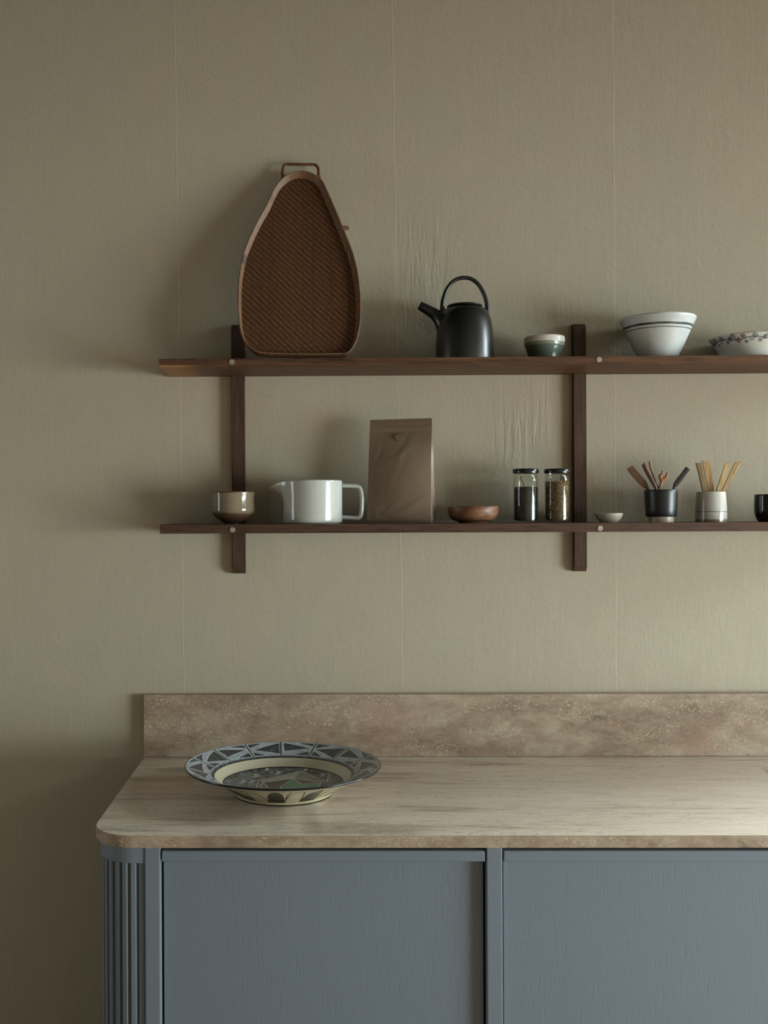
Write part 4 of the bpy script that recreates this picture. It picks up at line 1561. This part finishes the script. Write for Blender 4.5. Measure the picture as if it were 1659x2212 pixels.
def blade(T, quad, thick, mat, label, yoff, floorz=0.009):
    """flat wooden blade with a slanted end; quad: tip-left, tip-right, mouth-right, mouth-left"""
    P = [at(1260 + a * 0.2405, 970 + b * 0.2405, T.y + yoff) for a, b in quad]
    zf = T.zb + floorz
    l, r = P[3], P[2]
    # carry both edges down towards the floor, following their slant but kept inside the cup
    mid = (l.x + r.x) / 2
    wid = (r.x - l.x)
    tx = T.loc.x + (mid - T.loc.x) * 0.2
    base = Vector((T.loc.x, T.y + yoff, zf))
    rows_ = [(P[0], P[1]), (P[0] * 0.5 + P[3] * 0.5, P[1] * 0.5 + P[2] * 0.5), (P[3], P[2]),
             (Vector((tx - wid / 2, 0, zf)), Vector((tx + wid / 2, 0, zf)))]
    bm = bmesh.new()
    fr, bk = [], []
    for i, (a, b) in enumerate(rows_):
        y = 0.0 if i < 3 else -yoff * 0.5
        fr.append([bm.verts.new((a.x - base.x, y - thick / 2, a.z - zf)), bm.verts.new((b.x - base.x, y - thick / 2, b.z - zf))])
        bk.append([bm.verts.new((a.x - base.x, y + thick / 2, a.z - zf)), bm.verts.new((b.x - base.x, y + thick / 2, b.z - zf))])
    for i in range(3):
        bm.faces.new((fr[i][0], fr[i][1], fr[i + 1][1], fr[i + 1][0]))
        bm.faces.new((bk[i][1], bk[i][0], bk[i + 1][0], bk[i + 1][1]))
        bm.faces.new((bk[i][0], fr[i][0], fr[i + 1][0], bk[i + 1][0]))
        bm.faces.new((fr[i][1], bk[i][1], bk[i + 1][1], fr[i + 1][1]))
    bm.faces.new((bk[0][0], bk[0][1], fr[0][1], fr[0][0]))
    bm.faces.new((fr[3][0], fr[3][1], bk[3][1], bk[3][0]))
    bmesh.ops.recalc_face_normals(bm, faces=bm.faces)
    bmesh.ops.bevel(bm, geom=[e for e in bm.edges if e.calc_face_angle(0) > 0.6], offset=0.0007, segments=2, affect='EDGES')
    o = bmobj('wooden_spreader', bm, mat)
    o.location = base
    tag(o, label, 'utensil', G2)


blade(TW, [(1010, 125), (1055, 123), (1112, 384), (1072, 384)], 0.0050, bw[0], 'dark olive wooden blade leaning furthest left in the white cup', -0.006)
blade(TW, [(1064, 100), (1138, 115), (1174, 384), (1122, 384)], 0.0030, bw[1], 'widest tan wooden blade with a slanted tip in the white cup', 0.004)
blade(TW, [(1270, 136), (1333, 106), (1232, 384), (1190, 384)], 0.0034, bw[2], 'pale wooden blade with a steep slanted tip, right of the gap in the white cup', -0.004)
blade(TW, [(1362, 116), (1396, 108), (1262, 384), (1238, 384)], 0.0030, bw[3], 'honey coloured narrow wooden blade, second from right in the white cup', 0.003)
blade(TW, [(1404, 112), (1433, 100), (1268, 384), (1250, 384)], 0.0026, bw[2], 'narrow pale wooden blade leaning furthest right in the white cup', 0.009)

# ---- black cup cut by the right edge
T = Turn(1664.5, lo_top)
po = T.prof(cr([(20, 1131), (25, 1126), (29.5, 1118), (32.3, 1109), (33, 1098), (32.7, 1084), (32.2, 1072), (32, 1069)], 4))
po[0] = (19 * T.k, 0)
gb = mat_bands('black_gloss', [(0, (38, 30, 26)), (T.z(1109), (34, 26, 23)), (T.z(1107), (20, 21, 21)), (0.07, (24, 25, 25))], 0.08, 0.10, 0.003, 30, bump=0.12, bscale=30)
o = lathe('round_cup', shell(po, 0.003, 0.006), gb)
o.location = T.loc
tag(o, 'glossy black rounded cup cut off by the right picture edge', 'cup')

# ================================================================ big painted dish on the worktop
DD = 2.065
dy = CAM.y + DD
dc = at_z(611.5, 1110 + (CAM.z - WT) * F / DD, WT)
dc = Vector((dc.x, dy, WT))
outp = [(0.0, 0.0015), (0.0925, 0.0015), (0.0935, 0.0), (0.0975, 0.0), (0.0985, 0.003), (0.0985, 0.0065), (0.1000, 0.0070), (0.112, 0.0150), (0.126, 0.0228), (0.138, 0.0300), (0.152, 0.0370), (0.170, 0.0445), (0.190, 0.0525), (0.1945, 0.0550), (0.1957, 0.0572), (0.1950, 0.0588), (0.1930, 0.0590)]
inp = [(0.190, 0.0578), (0.170, 0.0510), (0.150, 0.0440), (0.1385, 0.0390), (0.136, 0.0375), (0.130, 0.0315), (0.1235, 0.0245), (0.119, 0.0212), (0.110, 0.0188), (0.085, 0.0165), (0.04, 0.0150), (0.0006, 0.0146)]
dense = []
full = outp + inp
for (r0_, z0_), (r1_2, z1_) in zip(full, full[1:]):
    st = max(1, int(math.hypot(r1_2 - r0_, z1_ - z0_) / 0.0009))
    for k in range(st): dense.append((max(r0_ + (r1_2 - r0_) * k / st, 0.0006), z0_ + (z1_ - z0_) * k / st))
n_out = None
dense.append(full[-1])
pr_ = np.array(dense)
ia = int(np.argmax(pr_[:, 1]))
NA = 1300
ang = np.arange(NA) * 2 * PI / NA
A_, I_ = np.meshgrid(ang, np.arange(len(pr_)))
R_, Z_ = pr_[:, 0][I_], pr_[:, 1][I_]
PXm, PYm = R_ * np.cos(A_) * 1000, R_ * np.sin(A_) * 1000      # mm in plan, +y = away from camera
C = np.empty(R_.shape + (3,))


def L3(c): return np.array(lin(c)[:3])


def vnoise(x, y, s, seed):
    g = np.random.default_rng(seed).random((256, 256))
    x, y = x / s, y / s
    xi, yi = np.floor(x).astype(int), np.floor(y).astype(int)
    fx_, fy_ = x - xi, y - yi
    fx_, fy_ = fx_ * fx_ * (3 - 2 * fx_), fy_ * fy_ * (3 - 2 * fy_)
    a = g[xi % 256, yi % 256]; b = g[(xi + 1) % 256, yi % 256]; c = g[xi % 256, (yi + 1) % 256]; d = g[(xi + 1) % 256, (yi + 1) % 256]
    return a + (b - a) * fx_ + (c - a) * fy_ + (a - b - c + d) * fx_ * fy_


upper = I_ >= ia - 1
rimz = upper & (R_ > 0.1375)
well = upper & (R_ < 0.1195)
cream = upper & ~rimz & ~well
C[:] = L3((212, 204, 178))
br = 0.55 * vnoise(PXm * 0.35 + PYm * 0.2, PYm * 1.6, 1.6, 1) + 0.45 * vnoise(PXm, PYm, 1.0, 2)
blotch = vnoise(PXm, PYm, 9, 3)
blue = L3((128, 140, 154)); pale = L3((186, 196, 206)); blk = L3((26, 28, 30)); dk2 = L3((92, 102, 112))
base_rim = blue + (pale - blue) * np.clip(0.1 + 0.9 * br * (0.4 + blotch), 0, 1)[..., None]
C[rimz] = base_rim[rimz]
# triangles round the rim in (angle, across) space
NS = 15
segw = 2 * PI / NS
U_ = (A_ + 0.05) / segw
si = np.floor(U_).astype(int)
tu = U_ - si
su = (R_ - 0.143) / (0.190 - 0.143)


def tri(tu, su, p):
    (ax, ay), (bx_, by), (cx_, cy) = p
    d1 = (tu - bx_) * (ay - by) - (ax - bx_) * (su - by)
    d2 = (tu - cx_) * (by - cy) - (bx_ - cx_) * (su - cy)
    d3 = (tu - ax) * (cy - ay) - (cx_ - ax) * (su - ay)
    return ((d1 < 0) == (d2 < 0)) & ((d2 < 0) == (d3 < 0))


def edge_d(tu, su, p):
    sc = np.array([segw * 0.166 * 1000, 47.0])
    d = np.full(tu.shape, 1e9)
    for a, b in zip(p, list(p[1:]) + [p[0]]):
        a, b = np.array(a) * sc, np.array(b) * sc
        e = b - a
        x, y = tu * sc[0] - a[0], su * sc[1] - a[1]
        t = np.clip((x * e[0] + y * e[1]) / (e @ e), 0, 1)
        d = np.minimum(d, np.hypot(x - t * e[0], y - t * e[1]))
    return d


rngd = random.Random(4)
blackfill = blk + (dk2 - blk) * np.clip((br - 0.42) * 2.6 * (0.4 + blotch), 0, 1)[..., None]
for s in range(NS):
    sel0 = rimz & (si % NS == s)
    j = lambda: rngd.uniform(-0.05, 0.05)
    if s % 2 == 0:
        tris = [[(0.06 + j(), 0.98), (0.93 + j(), 0.50 + j()), (0.04 + j(), 0.06)], [(0.45 + j(), 1.0), (0.97, 1.0), (0.97, 0.62 + j())], [(0.52 + j(), 0.06), (0.97, 0.04), (0.95, 0.40 + j())]]
    else:
        tris = [[(0.05, 0.55 + j()), (0.95, 0.97 + j()), (0.92, 0.25 + j())], [(0.06, 0.02), (0.62 + j(), 0.06), (0.08, 0.38 + j())], [(0.06, 1.0), (0.60 + j(), 1.0), (0.05, 0.72)]]
    for p in tris:
        inn_ = sel0 & tri(tu, su, p)
        C[inn_] = blackfill[inn_]
        d = edge_d(tu, su, p)
        e = sel0 & (d < 0.75)
        C[e] = L3((206, 212, 214))
    # dark stroke between two segments
    e = sel0 & (tu < 0.045) & (su > 0.0)
    C[e] = blk
    e = sel0 & (tu > 0.045) & (tu < 0.062) & (su > 0.0)
    C[e] = L3((200, 208, 212))
hz = rimz & (R_ < 0.1435)
C[hz] = (blk + (blue - blk) * np.clip((br - 0.3) * 1.8, 0, 1)[..., None])[hz]
ln1 = upper & (np.abs(R_ - 0.1378) < 0.0013)
C[ln1] = L3((22, 22, 22))
ln2 = upper & (np.abs(R_ - 0.1195) < 0.0012)
C[ln2] = L3((22, 22, 22))
# well: dark scratched ground
g0 = blk + (blue - blk) * np.clip((0.6 * br + 0.6 * blotch - 0.42) * 1.5 + 0.5 * np.clip(-(PXm + 40) / 80, 0, 1) * br, 0, 1)[..., None]
inw = upper & (R_ < 0.1185)
C[inw] = g0[inw]


def pm_(a, b, z=0.0165):
    """a point of the drawing in the dish -> plan mm"""
    p = at_z(460 + a * 0.18083, 1640 + b * 0.18083, WT + z) - dc
    return (p.x * 1000, p.y * 1000)


def fill(poly, col, mask, col2=None):
    k = inside(np.array(poly), PXm, PYm) & mask
    c = L3(col)
    C[k] = (c * (0.75 + 0.5 * br[k])[:, None])


lnc = (214, 214, 192)
p_roof_l, p_roof_m, p_roof_r = pm_(545, 245), pm_(1050, 148), pm_(1360, 268)
p_il, p_im, p_ir = pm_(600, 268), pm_(965, 222), pm_(1310, 275)
fill([p_roof_l, p_roof_m, p_roof_r, p_ir, p_im, p_il], (96, 100, 92), inw)
for k in range(46):
    t = k / 45
    a = (545 + (1050 - 545) * t, 245 + (148 - 245) * t) if t < 1 else (1050, 148)
    b = (600 + (965 - 600) * t, 268 + (222 - 268) * t)
    stroke([pm_(*a), pm_(*b)], 0.45, (186, 188, 170), C, PXm, PYm, inw)
for k in range(22):
    t = k / 21
    a = (1050 + 310 * t, 148 + 120 * t); b = (965 + 345 * t, 222 + 53 * t)
    stroke([pm_(*a), pm_(*b)], 0.4, (176, 170, 140), C, PXm, PYm, inw)
fill([pm_(660, 330), pm_(600, 270), pm_(930, 225), pm_(800, 330)], (42, 42, 42), inw)
fill([pm_(800, 335), pm_(960, 222), pm_(1040, 280), pm_(1290, 285), pm_(1200, 420), pm_(860, 420)], (74, 124, 92), inw)
fill([pm_(985, 228), pm_(1270, 280), pm_(1060, 285)], (96, 62, 54), inw)
fill([pm_(560, 320), pm_(600, 275), pm_(650, 330), pm_(640, 420), pm_(560, 420)], (104, 98, 68), inw)
for P_ in ([(545, 245), (1050, 148), (1360, 268)], [(600, 268), (965, 222), (1310, 275)], [(520, 330), (545, 245)], [(560, 330), (600, 268), (660, 330)],
           [(960, 222), (800, 320), (860, 420), (1200, 420), (1290, 285)], [(965, 224), (1060, 288), (1280, 285)], [(420, 310), (545, 285)], [(1360, 268), (1420, 200)], [(1360, 268), (1450, 240)], [(1360, 268), (1480, 268)], [(1360, 268), (1390, 180)]):
    stroke([pm_(*q_) for q_ in P_], 0.75, lnc, C, PXm, PYm, inw)


def plant(a, b, s):
    x, y = pm_(a, b)
    s *= 1.0
    wcol = (196, 206, 212)
    stroke([(x, y), (x + 1 * s, y + 16 * s)], 0.6, wcol, C, PXm, PYm, inw)
    for (h, w) in ((16, 0), (8, 1), (1, -1)):
        cx_, cy = x + h / 16 * s + w * 3 * s, y + h * s
        for q_ in (-3.4, -1.7, 0, 1.7, 3.4):
            stroke([(cx_, cy), (cx_ + q_ * s, cy + (3 + 1.0 * (3.4 - abs(q_))) * s), (cx_ + q_ * 1.5 * s, cy + 9 * s)], 0.5, wcol, C, PXm, PYm, inw)


for (a, b, s) in ((350, 290, 1.0), (455, 285, 1.1), (500, 220, 1.1), (770, 185, 0.9), (1110, 150, 0.7), (1300, 215, 0.9), (640, 150, 0.5)):
    plant(a, b, s)
# rim edge: black, with a thin pale lip inside
edge_ = (R_ > 0.1935)
C[edge_] = L3((20, 20, 20))
li = upper & (R_ > 0.1912) & (R_ <= 0.1932)
C[li] = L3((146, 152, 156))
# underside: cream with black petals
low = (I_ < ia - 1)
C[low & (R_ < 0.1925)] = L3((206, 196, 166))
NP = 22
pu = (A_ / (2 * PI) * NP + 0.30)
pi_ = np.floor(pu).astype(int)
tu = pu - pi_
sl = (R_ - 0.1003) / (0.180 - 0.1003)
flank = low & (sl > 0) & (sl < 1.02) & (Z_ > 0.0066)
half = 0.5 * np.clip(1 - np.clip(sl, 0, 1) ** 1.25, 0, 1) ** 0.75
cen = 0.5 + 0.14 * np.where(pi_ % 4 < 2, 1, -1) * sl
petal = flank & (np.abs(tu - cen) < half)
C[petal & (pi_ % 2 == 0)] = L3((28, 27, 26))
ed = flank & (np.abs(np.abs(tu - cen) - half) < 0.034) & (sl < 0.99)
C[ed] = L3((28, 27, 26))
C[flank & (pi_ % 2 == 1) & (np.abs(tu - 0.02 - 0.2 * sl) < 0.03)] = L3((30, 29, 28))
C[low & (np.abs(R_ - 0.1015) < 0.0007) & (Z_ > 0.0066)] = L3((28, 27, 26))
# zigzag line near the rim
zg = 0.183 + 0.003 * np.abs((A_ / (2 * PI) * 33) % 1 - 0.5) * 2
C[low & (np.abs(R_ - zg) < 0.0008)] = L3((30, 29, 28))
C[low & (np.abs(R_ - 0.188) < 0.0012)] = L3((30, 29, 28))
C[low & (Z_ > 0.001) & (Z_ < 0.0064) & (R_ > 0.095) & (R_ < 0.0995)] = L3((176, 166, 132))
C[low & (Z_ < 0.0024) & (R_ < 0.0995)] = L3((24, 22, 20))
V3 = np.stack([R_ * np.cos(A_), R_ * np.sin(A_), Z_], -1).reshape(-1, 3)
o = fast_mesh('painted_dish', V3, grid_faces(len(pr_), NA), C.reshape(-1, 3), mat_attr('painted_stoneware', 0.20, 0.5, 0.15, 120), None)
o.location = dc
tag(o, 'large wide rimmed dish painted with black and blue grey triangles, on the worktop', 'dish')
